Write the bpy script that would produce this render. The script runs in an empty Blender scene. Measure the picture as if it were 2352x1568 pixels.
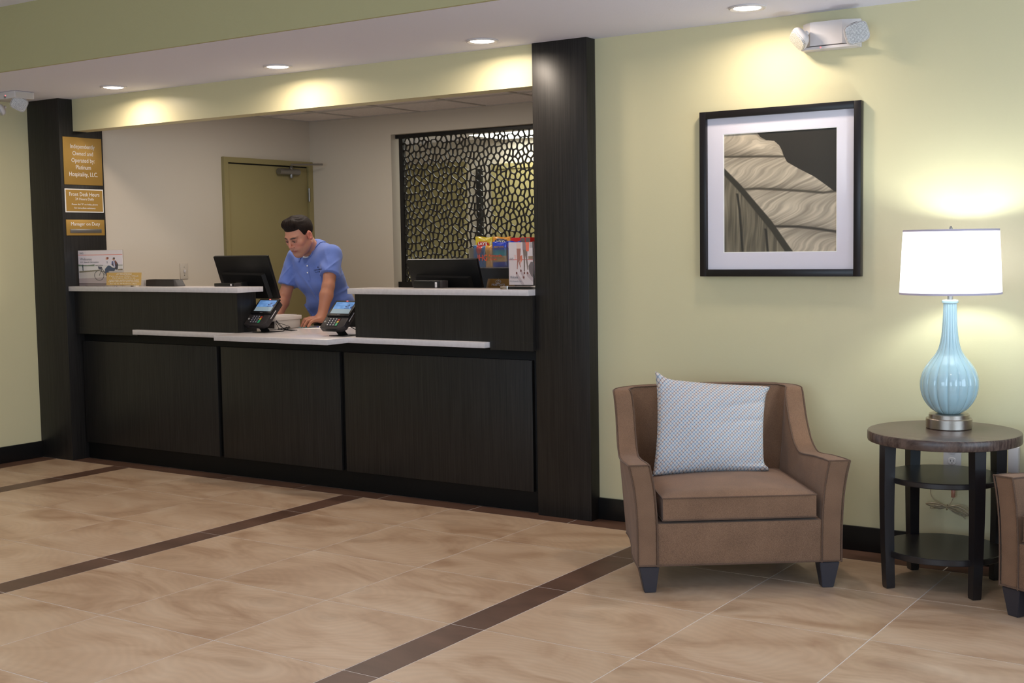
import bpy, bmesh, math, random
import numpy as np
from mathutils import Vector, Matrix
random.seed(7)
PI = math.pi
C = bpy.context.scene.collection
sc = bpy.context.scene

# ------------------------------------------------------------------ camera
cam_d = bpy.data.cameras.new('camera'); cam = bpy.data.objects.new('camera', cam_d); C.objects.link(cam)
FPX = 2911.25
cam_d.sensor_width = 36.0; cam_d.lens = FPX / 2352 * 36.0; cam_d.clip_start = 0.05; cam_d.clip_end = 100
_f = Vector((-0.5543345, 0.82883653, -0.07578431)); _r = Vector((0.83179341, 0.55485723, -0.01591147)); _u = Vector((-0.02886146, 0.07185717, 0.99699727))
m = Matrix((_r, _u, -_f)).transposed().to_4x4(); m.translation = Vector((3.22646, -5.614892, 1.41481))
cam.matrix_world = m
sc.camera = cam
# ------------------------------------------------------------------ world, daylight, exposure
w = bpy.data.worlds.new('world'); sc.world = w; w.use_nodes = True
bg = w.node_tree.nodes['Background']; bg.inputs[0].default_value = (0.62, 0.80, 1.0, 1); bg.inputs[1].default_value = 1.6
sc.view_settings.view_transform = 'Standard'; sc.view_settings.look = 'None'
sc.view_settings.exposure = 0.23; sc.view_settings.gamma = 1.0; sc.view_settings.use_curve_mapping = False

def area(name, loc, direction, sx, sy, power, col, spread=PI, shape='RECTANGLE', parent=None):
    l = bpy.data.lights.new(name, 'AREA'); l.shape = shape; l.size = sx
    if shape == 'RECTANGLE': l.size_y = sy
    l.energy = power; l.color = col; l.spread = spread
    o = bpy.data.objects.new(name, l); C.objects.link(o); o.location = loc
    o.rotation_euler = Vector(direction).to_track_quat('-Z', 'Y').to_euler()
    if parent: o.parent = parent
    return o
DAY = (0.66, 0.83, 1.0)
area('window_daylight_right', (6.38, -3.3, 1.45), (-1, 0.05, -0.05), 4.4, 1.9, 64, DAY)
area('window_daylight_front', (2.2, -8.9, 1.5), (-0.15, 1, 0), 5.5, 2.0, 66, DAY)
WARM = (1.0, 0.84, 0.68)
NEUT = (1.0, 0.86, 0.72)
for (x, y) in ((-2.6, -2.6), (-0.2, -2.8), (2.2, -2.8), (-1.4, -5.2), (1.2, -5.4), (4.2, -4.4)):
    area('lobby_fill', (x, y, 2.78), (0, 0, -1), 0.16, 0.16, 6.0, NEUT, math.radians(140), 'DISK')  # added warm fill for the lobby, bare lights without fittings
area('office_fill', (-2.5, 1.0, 2.43), (0, 0, -1), 1.2, 0.55, 16, (1.0, 0.90, 0.78))  # added unseen light that brightens the office behind the desk

# ------------------------------------------------------------------ helpers
def tag(o, label=None, cat=None, group=None, kind=None):
    if label: o['label'] = label
    if cat: o['category'] = cat
    if group: o['group'] = group
    if kind: o['kind'] = kind
    return o
def thing(name, label, cat, loc=(0, 0, 0), rz=0.0, group=None):
    o = bpy.data.objects.new(name, None); C.objects.link(o); o.location = loc; o.rotation_euler = (0, 0, rz)
    o.empty_display_size = 0.05
    return tag(o, label, cat, group)
def link(name, me, mat=None, parent=None, smooth=None, mtx=None):
    o = bpy.data.objects.new(name, me); C.objects.link(o)
    if mat is not None and not me.materials: me.materials.append(mat)
    if smooth is not None:
        me.polygons.foreach_set('use_smooth', [True] * len(me.polygons))
        if smooth < 3: me.set_sharp_from_angle(angle=smooth)
    if parent is not None: o.parent = parent
    if mtx is not None: o.matrix_local = mtx
    return o
def mesh(name, vs, fs):
    me = bpy.data.meshes.new(name); me.from_pydata([tuple(v) for v in vs], [], [tuple(f) for f in fs]); me.update(); return me
def bm_mesh(name, bm):
    me = bpy.data.meshes.new(name); bm.to_mesh(me); bm.free(); return me
def boxbm(bm, x0, x1, y0, y1, z0, z1, bev=0.0, seg=2):
    vs = [bm.verts.new(p) for p in ((x0, y0, z0), (x1, y0, z0), (x1, y1, z0), (x0, y1, z0), (x0, y0, z1), (x1, y0, z1), (x1, y1, z1), (x0, y1, z1))]
    fs = [bm.faces.new([vs[i] for i in f]) for f in ((0, 3, 2, 1), (4, 5, 6, 7), (0, 1, 5, 4), (1, 2, 6, 5), (2, 3, 7, 6), (3, 0, 4, 7))]
    if bev > 0:
        es = list({e for f in fs for e in f.edges})
        bmesh.ops.bevel(bm, geom=es, offset=bev, segments=seg, profile=0.5, affect='EDGES')
def box(name, x0, x1, y0, y1, z0, z1, mat, parent=None, bev=0.0, seg=2, mtx=None):
    bm = bmesh.new(); boxbm(bm, x0, x1, y0, y1, z0, z1, bev, seg)
    return link(name, bm_mesh(name, bm), mat, parent, 0.6 if bev else None, mtx)
def prism(name, pts, z0, z1, mat, parent=None, bev=0.0, mtx=None):
    bm = bmesh.new(); n = len(pts)
    a = [bm.verts.new((p[0], p[1], z0)) for p in pts]; b = [bm.verts.new((p[0], p[1], z1)) for p in pts]
    bm.faces.new(a[::-1]); bm.faces.new(b)
    for i in range(n): bm.faces.new((a[i], a[(i + 1) % n], b[(i + 1) % n], b[i]))
    bmesh.ops.recalc_face_normals(bm, faces=bm.faces)
    if bev: bmesh.ops.bevel(bm, geom=list(bm.edges), offset=bev, segments=2, profile=0.5, affect='EDGES')
    return link(name, bm_mesh(name, bm), mat, parent, 0.6 if bev else None, mtx)
def lathe(name, prof, mat, parent=None, seg=48, flute=None, loc=(0, 0, 0), smooth=0.7, mtx=None):
    vs = []; fs = []; n = len(prof)
    for i, (r, z) in enumerate(prof):
        for k in range(seg):
            a = 2 * PI * k / seg; rr = r * (flute(a, z) if flute else 1)
            vs.append((loc[0] + rr * math.cos(a), loc[1] + rr * math.sin(a), loc[2] + z))
    for i in range(n - 1):
        for k in range(seg):
            k2 = (k + 1) % seg
            fs.append((i * seg + k, i * seg + k2, (i + 1) * seg + k2, (i + 1) * seg + k))
    fs.append(tuple(range(seg))[::-1]); fs.append(tuple((n - 1) * seg + k for k in range(seg)))
    return link(name, mesh(name, vs, fs), mat, parent, smooth, mtx)
def tube_data(pts, r, seg=8, closed=False):
    pts = [Vector(p) for p in pts]; n = len(pts); vs = []; fs = []
    rr = r if isinstance(r, (list, tuple)) else [r] * n
    nrm = None
    for i, p in enumerate(pts):
        if closed: t = (pts[(i + 1) % n] - pts[i - 1])
        else: t = pts[min(i + 1, n - 1)] - pts[max(i - 1, 0)]
        t.normalize()
        if nrm is None: nrm = t.orthogonal().normalized()
        nrm = (nrm - t * nrm.dot(t)).normalized(); b = t.cross(nrm)
        for k in range(seg):
            a = 2 * PI * k / seg; vs.append(p + (nrm * math.cos(a) + b * math.sin(a)) * rr[i])
    for i in range(n if closed else n - 1):
        j = (i + 1) % n
        for k in range(seg):
            k2 = (k + 1) % seg; fs.append((i * seg + k, i * seg + k2, j * seg + k2, j * seg + k))
    if not closed:
        fs.append(tuple(range(seg))[::-1]); fs.append(tuple((n - 1) * seg + k for k in range(seg)))
    return vs, fs
def tube(name, pts, r, mat, parent=None, seg=8, closed=False, mtx=None):
    vs, fs = tube_data(pts, r, seg, closed)
    return link(name, mesh(name, vs, fs), mat, parent, 0.9, mtx)
def tubes(name, lst, r, mat, parent=None, seg=8, mtx=None):
    V = []; Fc = []
    for pts in lst:
        vs, fs = tube_data(pts, r, seg); o = len(V); V += vs; Fc += [tuple(i + o for i in f) for f in fs]
    return link(name, mesh(name, V, Fc), mat, parent, 0.9, mtx)
def spline(pts, n=8):
    P = [Vector(p) for p in pts]; out = []
    for i in range(len(P) - 1):
        a = P[max(i - 1, 0)]; b = P[i]; c = P[i + 1]; d = P[min(i + 2, len(P) - 1)]
        for k in range(n):
            t = k / n
            out.append(0.5 * ((2 * b) + (-a + c) * t + (2 * a - 5 * b + 4 * c - d) * t * t + (-a + 3 * b - 3 * c + d) * t ** 3))
    out.append(P[-1]); return out
def frame(o, ux, uy):
    ux = Vector(ux).normalized(); uy = Vector(uy).normalized(); n = ux.cross(uy)
    m = Matrix((ux, uy, n)).transposed().to_4x4(); m.translation = Vector(o); return m
def text_verts(s, width=None, height=None, shear=0.0, bold=0.0):
    cu = bpy.data.curves.new('tmp', 'FONT'); cu.body = s; cu.size = 1; cu.align_x = 'CENTER'; cu.resolution_u = 3; cu.shear = shear
    cu.extrude = 0.012; cu.offset = bold
    o = bpy.data.objects.new('tmp', cu); C.objects.link(o)
    dg = bpy.context.evaluated_depsgraph_get(); me = bpy.data.meshes.new_from_object(o.evaluated_get(dg))
    bpy.data.objects.remove(o); bpy.data.curves.remove(cu)
    v = np.array([x.co[:] for x in me.vertices]); lo = v.min(0); hi = v.max(0)
    sx = sy = None
    if width: sx = width / (hi[0] - lo[0])
    if height: sy = height / (hi[1] - lo[1])
    sx = sx or sy; sy = sy or sx
    v[:, 0] = (v[:, 0] - (hi[0] + lo[0]) / 2) * sx; v[:, 1] = (v[:, 1] - lo[1]) * sy; v[:, 2] = v[:, 2] / 0.012 * 0.0004
    for i, x in enumerate(me.vertices): x.co = v[i]
    return me
def text(name, s, mtx, mat, parent, width=None, height=None, shear=0.0, bold=0.0):
    me = text_verts(s, width, height, shear, bold); me.name = name
    return link(name, me, mat, parent, None, mtx)
def text_block(name, rows, mtx, mat, parent):
    """rows: (string, y, width, height) , one lettering part per row"""
    for r in rows:
        me = text_verts(r[0], r[2], r[3]); me.name = name
        link(name, me, mat, parent, None, mtx @ Matrix.Translation((r[4] if len(r) > 4 else 0, r[1], 0)))
def print_grid(name, fn, nx, ny, wd, ht, mtx, mat, parent):
    """a flat print: a fine grid whose colour attribute holds the printed picture; fn(u,v)->rgb arrays, v downwards"""
    xs = np.linspace(0, 1, nx + 1); ys = np.linspace(0, 1, ny + 1)
    U, Vv = np.meshgrid(xs, ys, indexing='ij')
    P = np.stack([(U - .5) * wd, (.5 - Vv) * ht, 0 * U], -1).reshape(-1, 3)
    i = np.arange(nx)[:, None] * (ny + 1) + np.arange(ny)[None]
    Q = np.stack([i, i + 1, i + ny + 2, i + ny + 1], -1).reshape(-1, 4)
    me = bpy.data.meshes.new(name); me.from_pydata(P.tolist(), [], Q.tolist()); me.update()
    col = fn(U, Vv); col = np.where(col <= 0.04045, col / 12.92, ((col + .055) / 1.055) ** 2.4)
    a = me.color_attributes.new('print', 'FLOAT_COLOR', 'POINT')
    d = np.ones((P.shape[0], 4), np.float32); d[:, :3] = col.reshape(-1, 3); a.data.foreach_set('color', d.ravel())
    return link(name, me, mat, parent, None, mtx)

# ------------------------------------------------------------------ materials
def lin(c): return tuple(((x / 12.92) if x <= 0.04045 else ((x + .055) / 1.055) ** 2.4) for x in c)
def rgb(r, g, b): return lin((r / 255, g / 255, b / 255)) + (1,)
def mat(name, col, rough=0.5, metal=0.0, spec=0.5, var=0.0, vscale=8.0, bump=0.0, bscale=200.0, stretch=None, coat=0.0, emit=None, es=0.0, trans=0.0, ior=1.45, alpha=1.0, sheen=0.0, sss=0.0, rvar=0.0):
    m = bpy.data.materials.new(name); m.use_nodes = True; nt = m.node_tree; b = nt.nodes['Principled BSDF']
    b.inputs['Base Color'].default_value = col; b.inputs['Roughness'].default_value = rough; b.inputs['Metallic'].default_value = metal
    b.inputs['Specular IOR Level'].default_value = spec; b.inputs['Coat Weight'].default_value = coat; b.inputs['Transmission Weight'].default_value = trans
    b.inputs['IOR'].default_value = ior; b.inputs['Alpha'].default_value = alpha; b.inputs['Sheen Weight'].default_value = sheen
    if sss: b.inputs['Subsurface Weight'].default_value = sss; b.inputs['Subsurface Scale'].default_value = 0.01
    if emit: b.inputs['Emission Color'].default_value = emit; b.inputs['Emission Strength'].default_value = es
    tc = nt.nodes.new('ShaderNodeTexCoord'); mp = nt.nodes.new('ShaderNodeMapping'); nt.links.new(tc.outputs['Object'], mp.inputs[0])
    if stretch: mp.inputs['Scale'].default_value = stretch
    if var > 0:
        n = nt.nodes.new('ShaderNodeTexNoise'); n.inputs['Scale'].default_value = vscale; n.inputs['Detail'].default_value = 5
        nt.links.new(mp.outputs[0], n.inputs['Vector'])
        mx = nt.nodes.new('ShaderNodeMix'); mx.data_type = 'RGBA'
        d = tuple(max(0, x * (1 - var)) for x in col[:3]) + (1,); l = tuple(min(1, x * (1 + var)) for x in col[:3]) + (1,)
        mr = nt.nodes.new('ShaderNodeMapRange'); mr.inputs[1].default_value = .3; mr.inputs[2].default_value = .7
        nt.links.new(n.outputs[0], mr.inputs[0])
        mx.inputs[6].default_value = d; mx.inputs[7].default_value = l
        nt.links.new(mr.outputs[0], mx.inputs[0]); nt.links.new(mx.outputs[2], b.inputs['Base Color'])
    if bump > 0:
        n2 = nt.nodes.new('ShaderNodeTexNoise'); n2.inputs['Scale'].default_value = bscale; n2.inputs['Detail'].default_value = 3
        nt.links.new(mp.outputs[0], n2.inputs['Vector'])
        bp = nt.nodes.new('ShaderNodeBump'); bp.inputs['Strength'].default_value = bump; bp.inputs['Distance'].default_value = 0.002
        nt.links.new(n2.outputs[0], bp.inputs['Height']); nt.links.new(bp.outputs[0], b.inputs['Normal'])
    return m
def attr_mat(name, rough=0.5, attr='print', coat=0.0, spec=0.5, sss=0.0, emit=0.0):
    m = bpy.data.materials.new(name); m.use_nodes = True; nt = m.node_tree; b = nt.nodes['Principled BSDF']
    a = nt.nodes.new('ShaderNodeAttribute'); a.attribute_name = attr
    nt.links.new(a.outputs['Color'], b.inputs['Base Color']); b.inputs['Roughness'].default_value = rough; b.inputs['Coat Weight'].default_value = coat
    b.inputs['Specular IOR Level'].default_value = spec
    if sss: b.inputs['Subsurface Weight'].default_value = sss; b.inputs['Subsurface Scale'].default_value = 0.008
    if emit: nt.links.new(a.outputs['Color'], b.inputs['Emission Color']); b.inputs['Emission Strength'].default_value = emit
    return m
M = {}
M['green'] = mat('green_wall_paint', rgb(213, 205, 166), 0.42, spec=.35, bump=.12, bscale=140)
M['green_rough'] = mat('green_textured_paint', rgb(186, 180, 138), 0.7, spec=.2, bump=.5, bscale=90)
M['cream'] = mat('cream_office_paint', rgb(207, 196, 180), 0.55, spec=.3, bump=.12, bscale=140)
M['ceiling'] = mat('ceiling_paint', rgb(234, 234, 250), 0.8, spec=.15, bump=.35, bscale=120)
M['acoustic'] = mat('acoustic_tile', rgb(232, 222, 216), 0.9, spec=.1, var=.08, vscale=60, bump=.5, bscale=160)
M['grid'] = mat('ceiling_grid_metal', rgb(196, 188, 180), 0.6)
M['door_olive'] = mat('olive_door_paint', rgb(150, 138, 96), 0.4, spec=.35)
M['black_base'] = mat('black_baseboard', rgb(26, 25, 25), 0.35, spec=.4)
M['grout'] = mat('grey_grout', rgb(216, 208, 202), 0.85)
M['laminate_black'] = mat('black_laminate', rgb(20, 19, 18), 0.5, spec=.25)
def wood_mat(name, c1, c2, rough=.42, sc_=(90, 90, 1.6), spec=.35):
    m = bpy.data.materials.new(name); m.use_nodes = True; nt = m.node_tree; b = nt.nodes['Principled BSDF']
    tc = nt.nodes.new('ShaderNodeTexCoord'); mp = nt.nodes.new('ShaderNodeMapping'); mp.inputs['Scale'].default_value = sc_
    nt.links.new(tc.outputs['Object'], mp.inputs[0])
    n = nt.nodes.new('ShaderNodeTexNoise'); n.inputs['Scale'].default_value = 1.6; n.inputs['Detail'].default_value = 6; n.inputs['Roughness'].default_value = .65
    nt.links.new(mp.outputs[0], n.inputs['Vector'])
    cr = nt.nodes.new('ShaderNodeValToRGB'); cr.color_ramp.elements[0].position = .35; cr.color_ramp.elements[1].position = .68
    cr.color_ramp.elements[0].color = c1; cr.color_ramp.elements[1].color = c2
    nt.links.new(n.outputs[0], cr.inputs[0]); nt.links.new(cr.outputs[0], b.inputs['Base Color'])
    b.inputs['Roughness'].default_value = rough; b.inputs['Specular IOR Level'].default_value = spec
    bp = nt.nodes.new('ShaderNodeBump'); bp.inputs['Strength'].default_value = .15; bp.inputs['Distance'].default_value = .001
    nt.links.new(n.outputs[0], bp.inputs['Height']); nt.links.new(bp.outputs[0], b.inputs['Normal'])
    return m
M['ebony'] = wood_mat('ebony_wood_laminate', rgb(21, 20, 19), rgb(43, 40, 38))
M['walnut'] = wood_mat('walnut_table_top', rgb(64, 51, 46), rgb(106, 88, 80), rough=.27, sc_=(2.2, 60, 14))
M['table_black'] = mat('espresso_table_paint', rgb(31, 28, 30), 0.3, spec=.6)
M['leg_grey'] = mat('charcoal_leg_stain', rgb(52, 50, 56), 0.38, spec=.4)
M['quartz'] = mat('white_quartz', rgb(208, 202, 203), 0.22, spec=.5, var=.05, vscale=55, coat=.1)
M['frame_black'] = mat('black_frame', rgb(22, 19, 21), 0.32, spec=.5)
M['mat_board'] = mat('white_mat_board', rgb(226, 222, 232), 0.8, spec=.2)
M['bevel_white'] = mat('mat_bevel_white', rgb(245, 245, 242), 0.8)
M['metal'] = mat('brushed_nickel', rgb(176, 166, 156), 0.28, metal=1, bump=.15, bscale=60, stretch=(1, 1, 30))
M['steel'] = mat('satin_steel', rgb(150, 148, 145), 0.35, metal=.9)
M['white_plastic'] = mat('white_plastic', rgb(212, 206, 206), 0.45)
M['plate'] = mat('ivory_plate', rgb(196, 186, 172), 0.4)
M['slot'] = mat('dark_slot', rgb(20, 20, 20), 0.6)
M['red_led'] = mat('red_led', rgb(230, 60, 60), 0.4, emit=(1, .12, .12, 1), es=2.5)
M['black_plastic'] = mat('black_plastic', rgb(17, 17, 18), 0.38, spec=.45)
M['dark_plastic'] = mat('charcoal_plastic', rgb(48, 43, 43), 0.45, spec=.45)
M['grey_plastic'] = mat('grey_plastic', rgb(196, 190, 184), 0.5)
M['gold'] = mat('gold_sign_face', rgb(180, 142, 72), 0.42, metal=0.35, spec=.4)
M['gold_card'] = mat('gold_card', rgb(206, 168, 100), 0.5)
M['amber'] = mat('amber_acrylic', rgb(96, 68, 28), 0.25)
M['letter'] = mat('white_lettering', rgb(242, 238, 232), 0.5)
M['ink_grey'] = mat('grey_ink', rgb(142, 140, 146), 0.7)
M['ink_dark'] = mat('dark_ink', rgb(38, 42, 60), 0.7)
M['ink_red'] = mat('orange_red_ink', rgb(222, 78, 42), 0.6)
M['paper'] = mat('white_paper', rgb(240, 234, 234), 0.7)
M['cyan_paper'] = mat('cyan_paper', rgb(120, 205, 214), 0.6)
M['acrylic'] = mat('clear_acrylic', rgb(246, 244, 246), 0.04, trans=1.0, ior=1.25, spec=.5)
M['frosted'] = mat('frosted_acrylic', rgb(226, 222, 220), 0.30, trans=.96, ior=1.12)
M['print'] = attr_mat('printed_picture', .45)
M['print_gloss'] = attr_mat('glazed_picture', .5, coat=0.0)
M['lens_emit'] = mat('downlight_lens', (1, 1, 1, 1), .5, emit=(1.0, .95, .86, 1), es=9)
M['panel_emit'] = mat('light_panel_lens', (1, 1, 1, 1), .5, emit=(.92, 1.0, .88, 1), es=3.2)
M['shade'] = None
M['cord_clear'] = mat('clear_silver_cord', rgb(206, 190, 160), 0.25, trans=.35)
M['cord_black'] = mat('black_cable', rgb(14, 14, 14), 0.45)
M['pen_blue'] = mat('blue_pen_grip', rgb(28, 44, 96), 0.4)

def tile_mat(name, cols, scale=1.25, rings=True, rough=.36):
    m = bpy.data.materials.new(name); m.use_nodes = True; nt = m.node_tree; b = nt.nodes['Principled BSDF']; N = nt.nodes.new; L = nt.links.new
    tc = N('ShaderNodeTexCoord'); oi = N('ShaderNodeObjectInfo'); mu = N('ShaderNodeMath'); mu.operation = 'MULTIPLY'; mu.inputs[1].default_value = 57.0
    L(oi.outputs['Random'], mu.inputs[0]); cb = N('ShaderNodeCombineXYZ'); L(mu.outputs[0], cb.inputs[0]); L(mu.outputs[0], cb.inputs[2])
    ad = N('ShaderNodeVectorMath'); ad.operation = 'ADD'; L(tc.outputs['Object'], ad.inputs[0]); L(cb.outputs[0], ad.inputs[1])
    mp = N('ShaderNodeMapping'); mp.inputs['Scale'].default_value = (1.0, 2.0, 1.0); L(ad.outputs[0], mp.inputs[0])
    n = N('ShaderNodeTexNoise'); n.inputs['Scale'].default_value = scale * 1.7; n.inputs['Detail'].default_value = 5; n.inputs['Distortion'].default_value = 1.1; n.inputs['Roughness'].default_value = .55
    L(mp.outputs[0], n.inputs['Vector'])
    cr = N('ShaderNodeValToRGB'); e = cr.color_ramp.elements; e[0].position = .30; e[0].color = cols[0]; e[1].position = .72; e[1].color = cols[-1]
    if len(cols) > 2:
        k = e.new(.5); k.color = cols[1]
    L(n.outputs[0], cr.inputs[0])
    last = cr.outputs[0]
    if rings:
        # growth-ring like swirls centred somewhere on each tile
        sb = N('ShaderNodeVectorMath'); sb.operation = 'SUBTRACT'; L(tc.outputs['Object'], sb.inputs[0])
        c2 = N('ShaderNodeCombineXYZ'); r1 = N('ShaderNodeMapRange'); r1.inputs[3].default_value = -.25; r1.inputs[4].default_value = .25; L(oi.outputs['Random'], r1.inputs[0])
        f1 = N('ShaderNodeMath'); f1.operation = 'FRACT'; m7 = N('ShaderNodeMath'); m7.operation = 'MULTIPLY'; m7.inputs[1].default_value = 7.3; L(oi.outputs['Random'], m7.inputs[0]); L(m7.outputs[0], f1.inputs[0])
        r2 = N('ShaderNodeMapRange'); r2.inputs[3].default_value = -.3; r2.inputs[4].default_value = .3; L(f1.outputs[0], r2.inputs[0])
        L(r1.outputs[0], c2.inputs[0]); L(r2.outputs[0], c2.inputs[1]); L(c2.outputs[0], sb.inputs[1])
        n3 = N('ShaderNodeTexNoise'); n3.inputs['Scale'].default_value = 3.0; L(ad.outputs[0], n3.inputs['Vector'])
        sc2 = N('ShaderNodeVectorMath'); sc2.operation = 'MULTIPLY_ADD'; sc2.inputs[1].default_value = (.22, .22, 0); L(n3.outputs[1], sc2.inputs[0]); L(sb.outputs[0], sc2.inputs[2])
        ln = N('ShaderNodeVectorMath'); ln.operation = 'LENGTH'; mm = N('ShaderNodeVectorMath'); mm.operation = 'MULTIPLY'; mm.inputs[1].default_value = (1, 1.7, 0)
        L(sc2.outputs[0], mm.inputs[0]); L(mm.outputs[0], ln.inputs[0])
        s = N('ShaderNodeMath'); s.operation = 'MULTIPLY'; s.inputs[1].default_value = 120; L(ln.outputs['Value'], s.inputs[0])
        si = N('ShaderNodeMath'); si.operation = 'SINE'; L(s.outputs[0], si.inputs[0])
        mr = N('ShaderNodeMapRange'); mr.inputs[1].default_value = -1; mr.inputs[2].default_value = 1; mr.inputs[3].default_value = .965; mr.inputs[4].default_value = 1.02; L(si.outputs[0], mr.inputs[0])
        # darker heart of the swirl
        hr = N('ShaderNodeMapRange'); hr.inputs[1].default_value = 0; hr.inputs[2].default_value = .13; hr.inputs[3].default_value = .86; hr.inputs[4].default_value = 1; L(ln.outputs['Value'], hr.inputs[0])
        mlt = N('ShaderNodeMath'); mlt.operation = 'MULTIPLY'; L(mr.outputs[0], mlt.inputs[0]); L(hr.outputs[0], mlt.inputs[1])
        vm = N('ShaderNodeVectorMath'); vm.operation = 'SCALE'; L(last, vm.inputs[0]); L(mlt.outputs[0], vm.inputs['Scale']); last = vm.outputs[0]
    L(last, b.inputs['Base Color']); b.inputs['Roughness'].default_value = rough; b.inputs['Specular IOR Level'].default_value = .4
    return m
M['tile_beige'] = tile_mat('beige_porcelain', (rgb(168, 136, 109), rgb(193, 165, 138), rgb(205, 181, 156)))
M['tile_brown'] = tile_mat('brown_porcelain', (rgb(84, 60, 48), rgb(108, 80, 66)), rings=False, rough=.4)
def fabric_mat(name, c1, c2):
    m = bpy.data.materials.new(name); m.use_nodes = True; nt = m.node_tree; b = nt.nodes['Principled BSDF']; N = nt.nodes.new; L = nt.links.new
    tc = N('ShaderNodeTexCoord'); n = N('ShaderNodeTexNoise'); n.inputs['Scale'].default_value = 620; n.inputs['Detail'].default_value = 2; L(tc.outputs['Object'], n.inputs['Vector'])
    n2 = N('ShaderNodeTexNoise'); n2.inputs['Scale'].default_value = 7; n2.inputs['Detail'].default_value = 4; L(tc.outputs['Object'], n2.inputs['Vector'])
    ad = N('ShaderNodeMath'); ad.operation = 'MULTIPLY_ADD'; ad.inputs[1].default_value = .35; L(n2.outputs[0], ad.inputs[0]); L(n.outputs[0], ad.inputs[2])
    cr = N('ShaderNodeValToRGB'); e = cr.color_ramp.elements; e[0].position = .44; e[0].color = c1; e[1].position = .95; e[1].color = c2; L(ad.outputs[0], cr.inputs[0])
    L(cr.outputs[0], b.inputs['Base Color']); b.inputs['Roughness'].default_value = .9; b.inputs['Specular IOR Level'].default_value = .15
    b.inputs['Sheen Weight'].default_value = .12; b.inputs['Sheen Roughness'].default_value = .5
    bp = N('ShaderNodeBump'); bp.inputs['Strength'].default_value = .45; bp.inputs['Distance'].default_value = .002; L(n.outputs[0], bp.inputs['Height']); L(bp.outputs[0], b.inputs['Normal'])
    return m
M['chair'] = fabric_mat('brown_chenille', rgb(96, 73, 57), rgb(148, 115, 91))
M['chair_welt'] = fabric_mat('brown_welt_cord', rgb(78, 58, 46), rgb(118, 94, 78))
M['shirt'] = mat('blue_polo_knit', rgb(98, 119, 186), .85, spec=.2, var=.05, vscale=9, bump=.3, bscale=700, sheen=.2)
M['trousers'] = mat('black_trousers', rgb(18, 18, 20), .8)
M['white_cotton'] = mat('white_cotton', rgb(228, 230, 238), .85)
M['hair'] = mat('dark_brown_hair', rgb(30, 21, 18), .65, spec=.15, var=.35, vscale=60, bump=.8, bscale=90, stretch=(4, 1, 1))
M['shoe'] = mat('black_leather', rgb(16, 15, 15), .35)

# ------------------------------------------------------------------ room shell
H = 2.44
def S(o): o['kind'] = 'structure'; return o
XW = 6.5
floor = S(box('floor', -4.6, XW, -9.1, 4.8, -0.12, -0.0010, M['grout']))
S(box('wall_back', 0.0, XW, 0.0, 0.12, -0.1, H + .02, M['green']))
S(box('wall_left', -4.5, -4.36, -9.0, -0.02, -0.1, 2.84, M['green']))
# right wall and front wall with their window openings (behind and beside the camera)
bm = bmesh.new()
for a in ((XW, XW + .12, -9, -5.7, -.1, 2.84), (XW, XW + .12, -.9, .12, -.1, 2.84), (XW, XW + .12, -5.7, -.9, -.1, .45), (XW, XW + .12, -5.7, -.9, 2.45, 2.84)): boxbm(bm, *a)
S(link('wall_right', bm_mesh('wall_right', bm), M['green']))
bm = bmesh.new()
for a in ((-4.5, -.7, -9.12, -9, -.1, 2.84), (5.1, XW, -9.12, -9, -.1, 2.84), (-.7, 5.1, -9.12, -9, -.1, .4), (-.7, 5.1, -9.12, -9, 2.55, 2.84)): boxbm(bm, *a)
S(link('wall_front', bm_mesh('wall_front', bm), M['green']))
S(box('ceiling', -4.36, XW, -1.13, 0.0, H, H + .06, M['ceiling']))
S(box('ceiling_upper', -4.5, XW, -9.0, -1.13, 2.80, 2.86, M['ceiling']))
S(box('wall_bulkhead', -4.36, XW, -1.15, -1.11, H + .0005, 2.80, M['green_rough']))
S(box('wall_header', -4.0236, -.323, -.065, .05, 2.2275, H, M['green']))
# office behind the desk
S(box('wall_office_left', -4.2, -4.05, .175, 2.29, -.1, 2.47, M['cream']))
bm = bmesh.new()
for a in ((-4.2, -3.185, 2.29, 2.42, -.1, 2.5), (-3.185, -1.35, 2.29, 2.42, -.1, 1.09), (-3.185, -1.35, 2.29, 2.42, 2.302, 2.5), (-1.35, .2, 2.29, 2.42, -.1, 2.5)): boxbm(bm, *a)
S(link('wall_office_back', bm_mesh('wall_office_back', bm), M['cream']))
S(box('wall_office_right', .05, .15, .12, 2.29, -.1, 2.47, M['cream']))
# office ceiling: grid of tees with loose acoustic panels
oc = S(box('ceiling_office', -4.05, .05, .05, 2.29, 2.475, 2.53, M['grid']))
xs = [-4.05, -3.5, -2.88, -2.26, -1.64, -1.02, -.4, .05]; ys = [.05, .55, 1.16, 1.77, 2.29]
for i in range(len(xs) - 1):
    for j in range(len(ys) - 1):
        box('ceiling_panel', xs[i] + .012, xs[i + 1] - .012, ys[j] + .012, ys[j + 1] - .012, 2.462, 2.474, M['acoustic'], oc)
bm = bmesh.new()
for x in xs[1:-1]: boxbm(bm, x - .011, x + .011, .05, 2.29, 2.455, 2.4745)
for y in ys[1:-1]: boxbm(bm, -4.05, .05, y - .011, y + .011, 2.4551, 2.4744)
boxbm(bm, -4.05, .05, 2.27, 2.29, 2.4552, 2.4743); boxbm(bm, -4.05, -4.03, .05, 2.27, 2.4553, 2.4742)
link('ceiling_grid', bm_mesh('ceiling_grid', bm), M['grid'], oc)
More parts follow.
